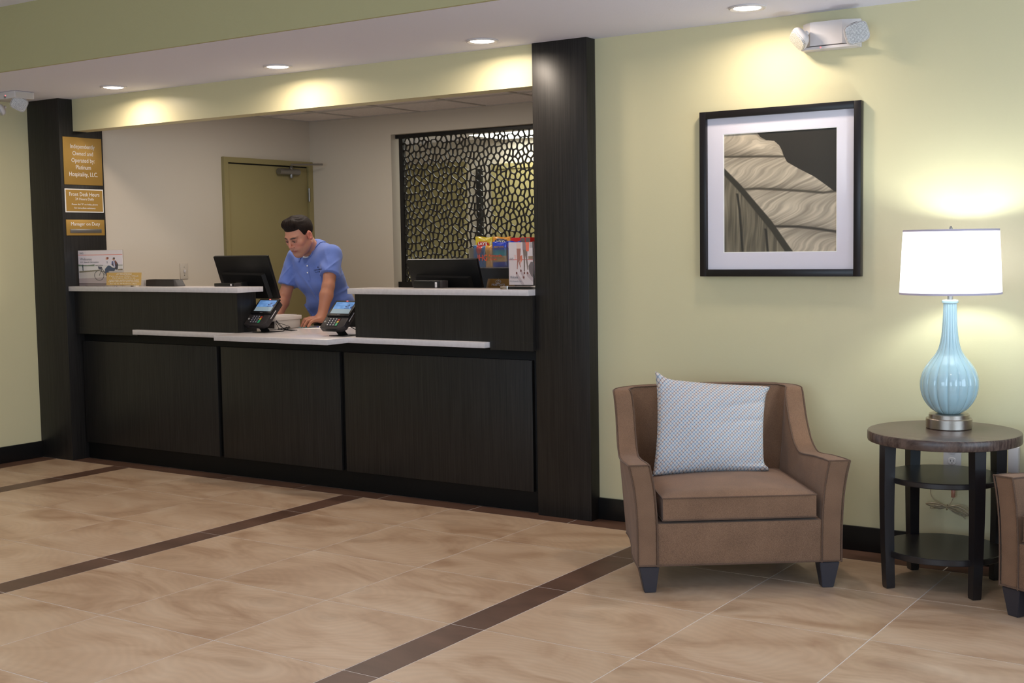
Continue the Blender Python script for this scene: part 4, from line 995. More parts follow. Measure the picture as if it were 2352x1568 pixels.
bm.faces.new(a[::-1]); bm.faces.new(b)
for i in range(5): bm.faces.new((a[i], a[(i + 1) % 5], b[(i + 1) % 5], b[i]))
bmesh.ops.bevel(bm, geom=list(bm.edges), offset=.003, segments=2, affect='EDGES')
link('body', bm_mesh('body', bm), M['dark_plastic'], dv, .6)
box('top_pad', -.105, .12, -.03, .03, .0432, .0445, M['black_plastic'], dv)
wb = thing('pen_cup', 'small pale grey cup between the gold card and the charcoal device', 'cup', (-3.432, -.02, 1.1843))
lathe('cup', [(.022, .0), (.0235, .002), (.0235, .044), (.0215, .0445), (.021, .006), (.002, .005)], M['grey_plastic'], wb, 32)

def legs_poster(u, v):
    P = lambda x, y: ((x - 1125) / 640, (y - 300) / 1080)
    col = np.zeros(u.shape + (3,)); col[:] = c8(214, 202, 204)
    def put(k, c): col[k] = c
    put((v > .43) & (v < .80), c8(210, 196, 196)); put(v > .80, c8(204, 190, 190))
    put((v > .405) & (v < .42), c8(196, 66, 58))
    put((u > .86) & (v < .14) & (((v * 60) % 1) > .4), c8(130, 124, 124)); put((u > .80) & (v > .33) & (v < .40), c8(150, 124, 104))
    put(poly_mask(u, v, [P(1640, 900), P(1700, 800), P(1765, 800), P(1765, 1250), P(1720, 1180), P(1660, 1060)]), c8(112, 100, 102))
    for pts in ([P(1330, 1120), P(1500, 1380)], [P(1450, 1050), P(1520, 1200)], [P(1610, 1110), P(1760, 1260)]): put(stroke(u, v, pts, .03, 1.7), c8(180, 162, 164))
    put(poly_mask(u, v, [P(1335, 460), P(1445, 455), P(1430, 700), P(1410, 790), P(1445, 930), P(1425, 940), P(1380, 790), P(1372, 800), P(1355, 985), P(1335, 980), P(1345, 700)]), c8(164, 110, 100))
    put(poly_mask(u, v, [P(1330, 300), P(1445, 300), P(1440, 462), P(1338, 462)]), c8(218, 190, 180))
    put(poly_mask(u, v, [P(1425, 660), P(1480, 620), P(1482, 740), P(1430, 860)]), c8(206, 112, 88))
    put(poly_mask(u, v, [P(1495, 470), P(1620, 470), P(1612, 700), P(1636, 1000), P(1612, 1000), P(1570, 700), P(1556, 640), P(1545, 1040), P(1516, 1040), P(1515, 700)]), c8(120, 106, 100))
    put(poly_mask(u, v, [P(1490, 300), P(1580, 300), P(1585, 500), P(1490, 490)]), c8(140, 122, 126)); put(poly_mask(u, v, [P(1572, 300), P(1668, 300), P(1655, 530), P(1585, 530)]), c8(232, 116, 92))
    for x, y in ((1328, 1080), (1440, 1020), (1530, 1080), (1612, 1080), (1510, 1190)):
        a, b = P(x, y); put(np.hypot((u - a) / .034, (v - b) / .03) < 1, c8(120, 72, 68))
    put(poly_mask(u, v, [P(1265, 620), P(1330, 620), P(1330, 730), P(1290, 730)]), c8(220, 180, 176))
    return col
ps2 = thing('welcome_poster', 'upright white Welcome leaflet of walking legs in a clear acrylic holder', 'poster', (-.408, -.085, 1.1843))
print_grid('picture', legs_poster, 230, 330, .152, .222, frame((0, 0, .134), (1, 0, 0), (0, 0, 1)), M['print'], ps2)
box('paper_backing', -.076, .076, .0004, .002, .023, .245, M['paper'], ps2)
text_block('lettering', [('IHG', .018, .022, .012, -.058), ('Welcome', -.078, .05, .015, -.044), ('IHG Rewards Club', -.094, .072, .006, -.034)], frame((0, -.0008, .134), (1, 0, 0), (0, 0, 1)), M['ink_grey'], ps2)
link('holder_front', mesh('hf2', [(-.078, -.003, .022), (.078, -.003, .022), (.078, -.003, .248), (-.078, -.003, .248)], [(0, 1, 2, 3)]), M['glass'], ps2)
box('holder_edge', .0765, .0815, -.006, .008, .020, .248, M['acrylic'], ps2, bev=.001)
box('holder_base', -.104, .0835, -.045, .06, .0003, .018, M['acrylic'], ps2, bev=.003)

# dark shelf unit with snacks ---------------------------------------------
cb = thing('storage_cabinet', 'black cabinet on the worktop under the frosted snack bin', 'cabinet', (-.76, .48, .9062))
box('body', -.27, .27, -.11, .11, 0, .378, M['black_base'], cb, bev=.003)
box('door', -.262, .262, -.114, -.1105, .006, .372, M['laminate_black'], cb, bev=.001)
dz = thing('dvd_sign', 'amber FREE DVD sign leaning by the black cabinet', 'sign', (-.845, .340, .9062))
fr = frame((0, 0, .255), (1, 0, 0), (0, .08, .975))
prism('plaque', [(-.108, -.09), (.128, -.09), (.105, .064), (-.073, .064)], -.004, 0, M['amber'], dz, mtx=fr)
text_block('lettering', [('FREE DVD', .024, .090, .012)], fr @ Matrix.Translation((0, 0, .0008)), M['ink_grey'], dz)
em = [[(.017 * math.cos(a), .047 + .0105 * math.sin(a), .001) for a in [k * 2 * PI / 20 for k in range(21)]], spline([(.001, .039, .001), (-.006, .045, .001), (.0, .053, .001), (.006, .047, .001), (.001, .039, .001)], 5)]
tubes('emblem', em, .0012, M['ink_grey'], dz, 6, mtx=fr)
tube('easel', [(0, .012, .325), (0, .012, .02), (0, .012, .003)], .004, M['black_plastic'], dz)
bn = thing('snack_bin', 'frosted acrylic snack bin with orange lettering on top of the black cabinet', 'bin', (-.80, .45, 1.2845))
x0, x1, y0, y1, zt = -.262, .19, -.088, .075, .118
for nm, a in (('front_wall', (x0, x1, y0, y0 + .003, .004, zt)), ('rear_wall', (x0, x1, y1 - .003, y1, .004, zt)), ('side_wall', (x0, x0 + .003, y0 + .0031, y1 - .0031, .004, zt)), ('side_wall', (x1 - .003, x1, y0 + .0031, y1 - .0031, .004, zt)), ('bin_floor', (x0, x1, y0, y1, .0003, .0038))):
    box(nm, *a, M['frosted'], bn)
text_block('lettering', [('IHG', .044, .066, .034, -.165), ('Rewards', .066, .086, .013, -.075), ('Club', .046, .045, .011, -.09)], frame((0, y0 - .001, 0), (1, 0, 0), (0, 0, 1)), M['ink_red'], bn)
def snack(label, x, y, z0, wd, ht, fn, tilt=0.0, th=.022, words=None, wm='letter'):
    t = thing('snack_bag', label, 'snack bag', (x, y, z0), group='snack bags in the frosted bin')
    nx_, ny_ = 26, 30; V = []; U = []
    for side in (-1, 1):
        for i in range(nx_ + 1):
            for j in range(ny_ + 1):
                u = i / nx_; v = j / ny_; e = min(1, min(v, 1 - v) / .16); puff = (math.sin(PI * u) ** .6) * (e ** .7)
                zig = .0012 * math.sin(j * 2.4 + i) * e
                wv = 1 - .05 * math.sin(PI * v)
                V.append(((u - .5) * wd * wv, side * (th * puff + .0006) + zig, v * ht + .003 * math.sin(u * 7) * (v > .9))); U.append((u, 1 - v))
    o_ = (nx_ + 1) * (ny_ + 1); Fc = []
    for i in range(nx_):
        for j in range(ny_):
            a = i * (ny_ + 1) + j; Fc.append((a, a + ny_ + 1, a + ny_ + 2, a + 1)); Fc.append((o_ + a, o_ + a + 1, o_ + a + ny_ + 2, o_ + a + ny_ + 1))
    rim = [i * (ny_ + 1) for i in range(nx_ + 1)] + [nx_ * (ny_ + 1) + j for j in range(1, ny_ + 1)] + [i * (ny_ + 1) + ny_ for i in range(nx_ - 1, -1, -1)] + [j for j in range(ny_ - 1, 0, -1)]
    for a, b in zip(rim, rim[1:] + rim[:1]): Fc.append((a, o_ + a, o_ + b, b))
    me = mesh('bag', V, Fc); a_ = me.color_attributes.new('print', 'FLOAT_COLOR', 'POINT')
    uv = np.array(U); cl = fn(uv[:, 0], uv[:, 1]); cl = np.where(cl <= .04045, cl / 12.92, ((cl + .055) / 1.055) ** 2.4); d = np.ones((len(V), 4), np.float32); d[:, :3] = cl; a_.data.foreach_set('color', d.ravel())
    bd = link('wrapper', me, M['foil'], t, 3.1, Matrix.Rotation(tilt, 4, 'Y'))
    if words:
        for (s_, zz, w_, h_, mk) in words:
            tm = text_verts(s_, w_, h_, 0, .02)
            for vv in tm.vertices:
                xx = vv.co.x; vz = zz + vv.co.y; u = xx / wd + .5; v = vz / ht; e = min(1, max(0, min(v, 1 - v)) / .16)
                yy = -(th * max(0, math.sin(PI * min(1, max(0, u)))) ** .6 * e ** .7 + .0026) ; vv.co = (xx, yy - vv.co.z, vz)
            link('lettering', tm, M[mk], t, None, Matrix.Rotation(tilt, 4, 'Y'))
    return t
M['foil'] = attr_mat('printed_foil', .22, spec=.7, coat=.3)
def solid(c, c2=None, band=None):
    def fn(u, v):
        o = np.zeros(u.shape + (3,)); o[:] = c8(*c)
        if c2 is not None:
            k = (np.hypot((u - .5) / band[0], (v - band[1]) / band[2]) < 1); o[k] = c8(*c2)
        return o
    return fn
zb = 1.2886
snack('yellow crisp bag standing highest at the left of the snack bin', -.988, .408, zb, .122, .176, solid((206, 182, 40), (190, 28, 34), (.36, .24, .10)), .02, .013, [("LAY'S", .128, .062, .018, 'letter')])
snack('orange pretzel bag with a dark blue oval behind the blue bags', -.862, .410, zb, .125, .174, solid((224, 148, 40), (40, 52, 84), (.40, .17, .12)), -.01, .013, [('ROLD', .138, .058, .015, 'letter')])
snack('blue and red fruit snack pouch at the front left of the snack bin', -.998, .379, zb, .088, .126, solid((36, 96, 150), (196, 52, 50), (.22, .1, .3)), .02, .009)
snack('small orange snack bag beside the blue and red pouch', -.930, .380, zb, .050, .126, solid((226, 160, 60)), -.04, .007)
snack('bright blue cookie bag with yellow lettering at the front of the bin', -.854, .379, zb, .100, .146, lambda u, v: np.where((v < .32)[..., None], c8(24, 60, 190), np.where((v < .55)[..., None], c8(20, 150, 170), np.where((v < .78)[..., None], c8(200, 160, 100), c8(24, 60, 170)))), -.02, .010, [('MINIS', .112, .070, .011, 'gold')])
snack('second blue cookie bag partly hidden by the legs leaflet', -.757, .379, zb, .092, .148, solid((22, 56, 176)), -.01, .010, [('MINIS', .110, .066, .012, 'gold')])
rb = thing('snack_box', 'red snack carton with grey nutrition panels at the right of the bin', 'carton', (-.732, .418, zb))
box('carton', -.066, .066, -.012, .036, 0, .168, mat('red_carton', rgb(204, 30, 34), .35), rb, bev=.001)
for xx in (.000, .036): box('nutrition_panel', xx, xx + .030, -.0127, -.0123, .130, .165, mat('grey_print', rgb(110, 98, 100), .6), rb)

# payment terminals ---------------------------------------------------------
def terminal(label, bx_, by_, glare):
    t = thing('card_terminal', label, 'payment terminal', (bx_, by_, .9062), 0, 'payment terminals on the worktop')
    prism('foot', [(-.055, -.05), (.055, -.05), (.075, .09), (-.03, .09)], 0, .004, M['black_plastic'], t, bev=.001)
    V = []; 
    pr_ = [(-.045, .0045), (-.050, .02), (-.062, .05), (-.078, .078)]
    Fc = []
    for i, (y, z) in enumerate(pr_):
        sh = -.10 * (z) * 3.0 * .18
        for dx, dy in ((-.036, 0), (.036, 0), (.036, .006), (-.036, .006)): V.append((dx + (-.05 * z / .078) + .01, y + dy + .045, z))
    for i in range(3):
        for j in range(4): j2 = (j + 1) % 4; Fc.append((4 * i + j, 4 * i + j2, 4 * i + 4 + j2, 4 * i + 4 + j))
    Fc += [(3, 2, 1, 0), (12, 13, 14, 15)]
    link('stand_arm', mesh('arm', V, Fc), M['black_plastic'], t)
    fr = frame((-.025, -.065, .050), (1, 0, 0), (0, .70, .714))       # x right, y up the face, z out of the face
    bd = prism('body', [(-.090, 0), (.062, 0), (.088, .018), (.090, .195), (-.090, .195)], -.038, 0, M['dark_plastic'], t, bev=.004, mtx=fr)
    prism('screen_bezel', [(-.078, .082), (.094, .082), (.098, .200), (-.070, .200)], .0003, .012, M['black_plastic'], t, bev=.002, mtx=fr)
    def scr(u, v):
        o = np.zeros(u.shape + (3,)); o[:] = c8(96, 140, 196)
        o += .10 * (vnoise(u * 7, v * 9, 3) - .5)[..., None]
        o[v > .62] = c8(132, 150, 160); k = (u > .6) & (v < .6) & (v > .2) & (vnoise(u * 14, v * 14, 8) > .55); o[k] = c8(60, 74, 110)
        return np.clip(o, 0, 1)
    print_grid('screen', scr, 60, 40, .142, .088, fr @ Matrix.Translation((.012, .143, .0128)), M['screen'], t)
    prism('keypad_well', [(-.052, .010), (.036, .010), (.036, .076), (-.052, .076)], .0003, .0015, M['slot'], t, mtx=fr)
    kk = mat('keycap_dark', rgb(70, 70, 82), .5) if 'key' not in M else M['key']; M['key'] = kk
    for i in range(4):
        for j in range(3):
            kb = box('key', -.046 + j * .022, -.030 + j * .022, .014 + i * .0150, .025 + i * .0150, .0016, .0032, M['key'], t, mtx=fr)
            box('legend', -.041 + j * .022, -.035 + j * .022, .0175 + i * .0150, .0215 + i * .0150, .0033, .0035, M['letter'], kb)
    for c_, i in (((52, 160, 110), 0), ((214, 180, 70), 1.6), ((186, 60, 44), 2.6)):
        kb = box('key', .020, .034, .014 + i * .0150, .014 + i * .0150 + (.021 if i == 0 else .011), .0016, .0034, mat('key_colour', rgb(*c_), .4), t, mtx=fr); 
    tube('contactless_mark', [(-.072 + .005 * math.cos(a), .045 + .005 * math.sin(a), .0006) for a in [k * PI / 6 for k in range(12)]], .0008, M['letter'], t, 5, closed=True, mtx=fr)
    box('status_light', .012, .024, .193, .197, .0122, .0128, M['red_led'], t, mtx=fr)
    text('lettering', 'VERIFONE', fr @ Matrix.Translation((.012, .0865, .0126)), M['ink_grey'], t, width=.022)
    box('card_slot', -.05, .03, -.0045, -.0042, -.022, -.014, M['slot'], t, mtx=fr)
    tube('stylus', [(.0935, .06, -.012), (.0955, .125, -.010)], .0022, M['white_plastic'], t, 8, mtx=fr)
    return t
M['screen'] = attr_mat('terminal_screen', .15, emit=.35, coat=.5)
terminal('card payment terminal beside the left end of the raised counter', -2.355, .00, True)
terminal('card payment terminal half hidden by the right raised counter', -1.675, -.06, False)
tc_ = thing('terminal_cable', 'tangled black cables behind the left payment terminal', 'cable', (-2.30, .10, .9062)); rr = random.Random(4); lst = []
for k in range(4):
    pts = [(-.055, .0, .05 + .006 * k)]
    for j in range(5): pts.append((rr.uniform(-.045, .03), rr.uniform(-.01, .05), rr.uniform(.004, .030)))
    pts.append((.06, .02 + .015 * k, .004)); lst.append(spline(pts, 6))
tubes('strands', lst, .0019, M['cord_black'], tc_, 6)
tube('terminal_cable', spline([(-1.66, .0, .955), (-1.63, .02, .935), (-1.58, .05, .918), (-1.52, .07, .910)], 6), .0025, M['cord_black'])
tag(bpy.data.objects['terminal_cable.001'] if 'terminal_cable.001' in bpy.data.objects else bpy.data.objects['terminal_cable'], 'single black cable hanging from the right payment terminal', 'cable')

pr = thing('receipt_printer', 'pale grey box-shaped printer with open rear ports beside the man', 'printer', (-2.52, .303, .9062))
box('body', -.078, .078, -.110, .105, .002, .056, M['grey_plastic'], pr, bev=.002)
box('lid', -.082, .082, -.122, .118, .0565, .082, mat('light_grey_plastic', rgb(214, 206, 200), .5), pr, bev=.003)
box('lid_flap', -.060, .060, -.105, .095, .0825, .087, M['white_plastic'], pr, bev=.001)
box('port_bay', -.066, .060, -.1116, -.1104, .008, .050, M['dark_plastic'], pr)
for (a, b, c, d, mk) in ((-.055, -.035, .014, .034, 'slot'), (-.025, -.002, .012, .024, 'black_plastic'), (.008, .024, .028, .044, 'steel'), (.006, .040, .012, .020, 'slot'), (-.02, -.004, .030, .044, 'steel')):
    box('port', a, b, -.1135, -.1118, c, d, M[mk], pr)
pa = thing('paper_sheet', 'white paper lying on the worktop between hand and terminal', 'paper', (-2.24, .44, .9058), .35)
prism('sheet', [(-.16, -.05), (.12, -.055), (.15, .08), (-.05, .10)], 0, .0006, M['paper'], pa)
pn = thing('pen', 'white pen with dark blue tip on the white paper', 'pen', (-2.27, .44, .9075), .30)
tube('barrel', [(-.03, 0, .0055), (.075, 0, .0055)], .0045, M['white_plastic'], pn, 10)
tube('grip', [(-.052, 0, .0035), (-.044, 0, .0055), (-.0305, 0, .0055)], [.002, .0046, .0046], M['pen_blue'], pn, 10)
cp = thing('paper_sheet', 'cyan edged slip under the fingers of the hand', 'paper', (-2.47, .44, .9058), .30)
prism('sheet', [(-.02, -.04), (.10, -.05), (.09, .03), (-.02, .04)], 0, .0005, M['cyan_paper'], cp)

# ------------------------------------------------------------------ the man
f32 = np.float32
def snets(fn, lo, hi, h):
    lo = np.array(lo); n = np.ceil((np.array(hi) - lo) / h).astype(int) + 1
    ax = [lo[i] + h * np.arange(n[i]) for i in range(3)]
    X, Y, Z = np.meshgrid(*[a.astype(f32) for a in ax], indexing='ij')
    v = fn(X, Y, Z); s = v < 0
    c = np.zeros(tuple(n - 1), np.int8)
    offs = [(i, j, k) for i in (0, 1) for j in (0, 1) for k in (0, 1)]
    for (i, j, k) in offs: c += s[i:n[0] - 1 + i, j:n[1] - 1 + j, k:n[2] - 1 + k]
    act = np.argwhere((c > 0) & (c < 8)); idx = -np.ones(tuple(n - 1), np.int64); idx[act[:, 0], act[:, 1], act[:, 2]] = np.arange(len(act))
    cv = np.stack([v[act[:, 0] + i, act[:, 1] + j, act[:, 2] + k] for (i, j, k) in offs], 1)
    P = np.zeros((len(act), 3)); W = np.zeros(len(act))
    for a in range(8):
        for b in range(a + 1, 8):
            d = np.array(offs[b]) - np.array(offs[a])
            if np.abs(d).sum() != 1: continue
            va = cv[:, a]; vb = cv[:, b]; k = (va < 0) != (vb < 0)
            t = np.where(k, va / (va - vb + 1e-12), 0)
            pos = np.array(offs[a])[None] + t[:, None] * d[None]; P[k] += pos[k]; W[k] += 1
    V = lo[None] + (act + P / W[:, None]) * h
    Q = []
    for axis in range(3):
        sl0 = [slice(None)] * 3; sl1 = [slice(None)] * 3; sl0[axis] = slice(0, -1); sl1[axis] = slice(1, None)
        a = s[tuple(sl0)]; b = s[tuple(sl1)]; e = np.argwhere(a != b); o1, o2 = [i for i in range(3) if i != axis]
        e = e[(e[:, o1] > 0) & (e[:, o2] > 0) & (e[:, o1] < n[o1] - 1) & (e[:, o2] < n[o2] - 1)]
        ins = a[e[:, 0], e[:, 1], e[:, 2]]
        def cell(d1, d2):
            q = e.copy(); q[:, o1] -= d1; q[:, o2] -= d2; return idx[q[:, 0], q[:, 1], q[:, 2]]
        q = np.stack([cell(1, 1), cell(0, 1), cell(0, 0), cell(1, 0)], 1)
        flip = ins if axis != 1 else ~ins
        q[~flip] = q[~flip][:, ::-1]; Q.append(q)
    return V, np.concatenate(Q)
def smin(a, b, k):
    h = np.clip(.5 + .5 * (b - a) / k, 0, 1); return b * (1 - h) + a * h - k * h * (1 - h)
def cap(X, Y, Z, a, b, ra, rb):
    ax, ay, az = a; ex, ey, ez = b[0] - ax, b[1] - ay, b[2] - az; l2 = ex * ex + ey * ey + ez * ez + 1e-12
    t = np.clip(((X - ax) * ex + (Y - ay) * ey + (Z - az) * ez) / l2, 0, 1)
    return np.sqrt((X - ax - t * ex) ** 2 + (Y - ay - t * ey) ** 2 + (Z - az - t * ez) ** 2) - (ra + (rb - ra) * t)
def ell(X, Y, Z, c, r):
    x = (X - c[0]) / r[0]; y = (Y - c[1]) / r[1]; z = (Z - c[2]) / r[2]; k0 = np.sqrt(x * x + y * y + z * z); k1 = np.sqrt((x / r[0]) ** 2 + (y / r[1]) ** 2 + (z / r[2]) ** 2) + 1e-9
    return k0 * (k0 - 1) / k1
def cat(parts):
    V = []; Q = []; o = 0
    for v, q in parts: V.append(v); Q.append(q + o); o += len(v)
    return np.concatenate(V), np.concatenate(Q)
def np_mesh(name, V, Q, mat_, parent, cols=None):
    me = bpy.data.meshes.new(name); me.vertices.add(len(V)); me.vertices.foreach_set('co', V.astype(f32).ravel()); me.loops.add(Q.size); me.loops.foreach_set('vertex_index', Q.ravel().astype(np.int32))
    me.polygons.add(len(Q)); me.polygons.foreach_set('loop_start', np.arange(0, Q.size, 4, dtype=np.int32)); me.polygons.foreach_set('loop_total', np.full(len(Q), 4, np.int32)); me.update(); me.validate()
    if cols is not None:
        a = me.color_attributes.new('print', 'FLOAT_COLOR', 'POINT'); cols = np.where(cols <= .04045, cols / 12.92, ((cols + .055) / 1.055) ** 2.4); d = np.ones((len(me.vertices), 4), f32); d[:, :3] = cols; a.data.foreach_set('color', d.ravel())
    return link(name, me, mat_, parent, 3.1)
def vv(*a): return np.array(a, float)
lt = vv(.755, -.656, 0); ft = vv(-.656, -.755, 0)                     # torso: his left, his front
HS = 1.10; HC = vv(-.130, -.115, 1.500)
psi = math.radians(37); pit = math.radians(28)
fh = vv(-math.sin(psi) * math.cos(pit), -math.cos(psi) * math.cos(pit), -math.sin(pit)); lh = vv(math.cos(psi), -math.sin(psi), 0)
uh = vv(0, 0, 1) - fh * (-math.sin(pit)); uh /= np.linalg.norm(uh)
def loc_h(X, Y, Z):
    x = X - HC[0]; y = Y - HC[1]; z = Z - HC[2]
    return (x * lh[0] + y * lh[1] + z * lh[2]) / HS, x * fh[0] + y * fh[1] + z * fh[2], x * uh[0] + y * uh[1] + z * uh[2]
def wh(a, b, c): return HC + lh * a * HS + fh * b + uh * c
gn = vv(.335, .549, .762); RC = vv(-.073, -.005, 1.398)                # neck ring: centre, and direction from its front to its back
nax = ft * .762 + vv(0, 0, .634); nax /= np.linalg.norm(nax)
NK0 = wh(0, -.032, -.055); NK1 = RC - nax * .045
def skull(a, b, c):
    d = ell(a, b, c, (0, -.016, .036), (.075, .096, .086))
    d = smin(d, ell(a, b, c, (0, .030, -.022), (.062, .062, .088)), .03)
    return d
def f_head(X, Y, Z):
    a, b, c = loc_h(X, Y, Z); aa = np.abs(a)
    d = skull(a, b, c)
    d = smin(d, ell(a, b, c, (0, .028, -.074), (.060, .053, .048)), .025)
    d = smin(d, cap(aa, b, c, (.052, -.010, -.055), (.020, .060, -.100), .016, .018), .025)      # jaw line
    d = smin(d, ell(aa, b, c, (.0, .070, -.109), (.025, .018, .018)), .02)                       # chin
    d = smin(d, cap(aa, b, c, (.010, .083, .022), (.040, .074, .022), .011, .010), .014)        # brow
    d = smin(d, ell(aa, b, c, (.044, .058, -.022), (.019, .020, .018)), .02)                     # cheekbone
    d = smin(d, ell(aa, b, c, (.026, .070, -.058), (.016, .014, .018)), .02)
    eye = ell(aa, b, c, (.030, .097, .003), (.0175, .0145, .0105)); d = -smin(-d, eye, .010)
    lid = np.maximum(ell(aa, b, c, (.0305, .0790, .0010), (.0165, .0140, .0120)), -ell(aa, b, c, (.0300, .096, -.0025), (.0125, .014, .0036)))
    d = smin(d, lid, .003)               # lids with the open slit between them
    nose = cap(a, b, c, (0, .088, .016), (0, .109, -.026), .0065, .0095); d = smin(d, nose, .010)
    d = smin(d, cap(aa, b, c, (.0, .104, -.032), (.0115, .096, -.034), .0075, .0075), .006)
    d = smin(d, cap(aa, b, c, (.0, .0905, -.0640), (.021, .081, -.0668), .0052, .003), .007)     # lips
    d = smin(d, cap(aa, b, c, (.0, .0890, -.0745), (.017, .080, -.0735), .0060, .003), .007)
    mouth = cap(aa, b, c, (.0, .0965, -.0690), (.025, .083, -.0710), .0018, .0012); d = -smin(-d, mouth, .003)
    # ears
    ear = np.maximum(ell(aa, b, c, (.080, -.010, -.004), (.011, .021, .034)), -ell(aa, b, c, (.092, -.006, -.002), (.010, .012, .020)))
    d = smin(d, ear, .005)
    d = smin(d, cap(X, Y, Z, NK0, NK1, .056, .060), .03)
    return d
def f_body(X, Y, Z):
    d = cap(X, Y, Z, NK0, NK1, .054, .058)
    d = smin(d, cap(X, Y, Z, (-.135, .07, 1.325), (.045, -.075, 1.335), .05, .05), .05)
    d = smin(d, cap(X, Y, Z, (-.04, .01, 1.26), (.045, .10, 1.0), .095, .095), .06)
    d = smin(d, cap(X, Y, Z, vv(.065, .125, .93) - lt * .07, vv(.065, .125, .93) + lt * .07, .09, .09), .05)
    for s_ in (-1, 1):
        hp = vv(.065, .125, .90) + lt * .085 * s_; d = smin(d, cap(X, Y, Z, hp, hp + vv(.02, .02, -.42), .075, .05), .03); d = smin(d, cap(X, Y, Z, hp + vv(.02, .02, -.42), hp + vv(.02, .06, -.80), .05, .035), .02)
    return d
EL = vv(.070, -.235, 1.165); WL = vv(.030, -.300, .962); SL = vv(.082, -.10, 1.368)
ER = vv(-.268, .055, 1.095); WR = vv(-.300, -.06, .962); SR = vv(-.196, .11, 1.345)
def f_arm(X, Y, Z, S_, E_, W_):
    d = cap(X, Y, Z, S_, E_, .050, .040); mid_ = E_ + (W_ - E_) * .28
    d = smin(d, cap(X, Y, Z, E_, mid_, .0375, .0425), .02); d = smin(d, cap(X, Y, Z, mid_, W_, .0425, .0285), .02)
    return d
def hand(W_, dirx):
    """bent hand resting on its finger tips; dirx = unit direction of the fingers, in plan"""
    dx = np.array([dirx[0], dirx[1], 0.]); sd = np.array([-dirx[1], dirx[0], 0.])      # sd: towards the little finger for side +1
    fin = []
    for i, (L1, o1) in enumerate(((.92, -.037), (1.05, -.0125), (1.0, .0125), (.82, .036))):
        K = W_ + dx * (.074 + (-.006 if i in (0, 3) else 0)) + sd * o1 + vv(0, 0, .000 - .003 * i)
        a = K + dx * .034 * L1 + sd * o1 * .14 + vv(0, 0, -.004 - .002 * i); b = a + dx * .016 * L1 + sd * o1 * .05 + vv(0, 0, -.020); c = vv(*b) + dx * .010 * L1; c[2] = .9062 + .0085
        if b[2] < c[2] + .004: b[2] = c[2] + .004
        fin.append((K, a, b, c))
    th = (W_ + dx * .015 - sd * .030 + vv(0, 0, -.012), W_ + dx * .048 - sd * .056 + vv(0, 0, -.028), W_ + dx * .078 - sd * .058 + vv(0, 0, -.04))
    th[2][2] = .9062 + .010
    def f(X, Y, Z):
        d = cap(X, Y, Z, W_ + vv(0, 0, .012), W_ + dx * .022, .0285, .026)
        for (K, a, b, c) in fin:
            d = smin(d, cap(X, Y, Z, W_ + dx * .012 + (K - W_ - dx * .07) * .55, K, .0185, .0118), .012)
        g = None
        for (K, a, b, c) in fin:
            q = smin(smin(cap(X, Y, Z, K, a, .0112, .0092), cap(X, Y, Z, a, b, .0092, .0084), .003), cap(X, Y, Z, b, c, .0084, .0075), .003); g = q if g is None else smin(g, q, .0008)
        d = smin(d, g, .005)
        q = smin(cap(X, Y, Z, th[0], th[1], .0165, .0125), cap(X, Y, Z, th[1], th[2], .0125, .010), .006); return smin(d, q, .010)
    return f
handL = hand(WL, (-.82, -.57)); handR = hand(WR, (-.90, -.43))
parts = []
a_ = snets(f_head, (-.29, -.27, 1.32), (.03, .09, 1.66), .0026); parts.append(a_)
b_ = snets(f_body, (-.30, -.26, .02), (.30, .34, 1.40), .012); parts.append(b_)
parts.append(snets(lambda X, Y, Z: smin(f_arm(X, Y, Z, SL, EL, WL), handL(X, Y, Z), .02), (-.16, -.44, .895), (.15, -.04, 1.40), .0028))
parts.append(snets(lambda X, Y, Z: smin(f_arm(X, Y, Z, SR, ER, WR), handR(X, Y, Z), .02), (-.45, -.16, .895), (-.11, .18, 1.40), .005))
V, Q = cat(parts)
X, Y, Z = V[:, 0], V[:, 1], V[:, 2]; a, b, c = loc_h(X, Y, Z); aa = np.abs(a)
skin = np.tile(vv(.72, .50, .41), (len(V), 1))
arm = (Z < 1.33); skin[arm] = vv(.70, .475, .375)
def blend(mask, colr):
    global skin
    skin = skin * (1 - mask[:, None]) + np.array(colr)[None] * mask[:, None]
hd = (Z > 1.32) & (b > -.2)
sm_ = lambda e0, e1, x: np.clip((x - e0) / (e1 - e0), 0, 1) ** 2 * (3 - 2 * np.clip((x - e0) / (e1 - e0), 0, 1))
blend(hd * .35 * np.exp(-((aa - .040) / .022) ** 2 - ((c + .028) / .022) ** 2) * (b > .03), (.80, .42, .36))          # cheeks
blend(hd * .25 * np.exp(-(a / .016) ** 2 - ((c + .026) / .022) ** 2) * (b > .09), (.80, .42, .36))                     # nose tip
blend(hd * .30 * sm_(-.035, -.075, c) * sm_(-.03, .02, b), (.50, .36, .30))                                            # shaved beard
blend(hd * .75 * np.exp(-(aa / .021) ** 4 - ((c + .0695) / .0075) ** 4) * (b > .065), (.62, .32, .28))
blend(hd * .8 * np.exp(-(aa / .025) ** 4 - ((c + .0695) / .0016) ** 2) * (b > .065), (.30, .14, .12))                  # lips
bw = np.exp(-((aa - .031) / .0195) ** 4 - ((c - (.0235 + .10 * (aa - .02) * (aa < .035))) / .0058) ** 4) * (b > .05); blend(hd * .88 * bw, (.17, .12, .10))
blend(hd * .75 * np.exp(-((aa - .030) / .0155) ** 4 - ((c - .004) / .0062) ** 4) * (b > .075), (.24, .15, .13))        # lashes, lid line
blend(hd * .45 * np.exp(-((aa - .082) / .012) ** 2) * (np.abs(b + .01) < .03), (.80, .38, .33))                        # ears
man = thing('person', 'man with short dark hair in a blue polo shirt leaning on the desk', 'person', (-2.5598, .7625, 0))
man.rotation_euler = (0, 0, math.atan2(.55593, .83123))
M['skin'] = attr_mat('skin', .48, sss=.12, spec=.4)
body = np_mesh('body', V, Q, M['skin'], man, np.clip(skin, 0, 1))
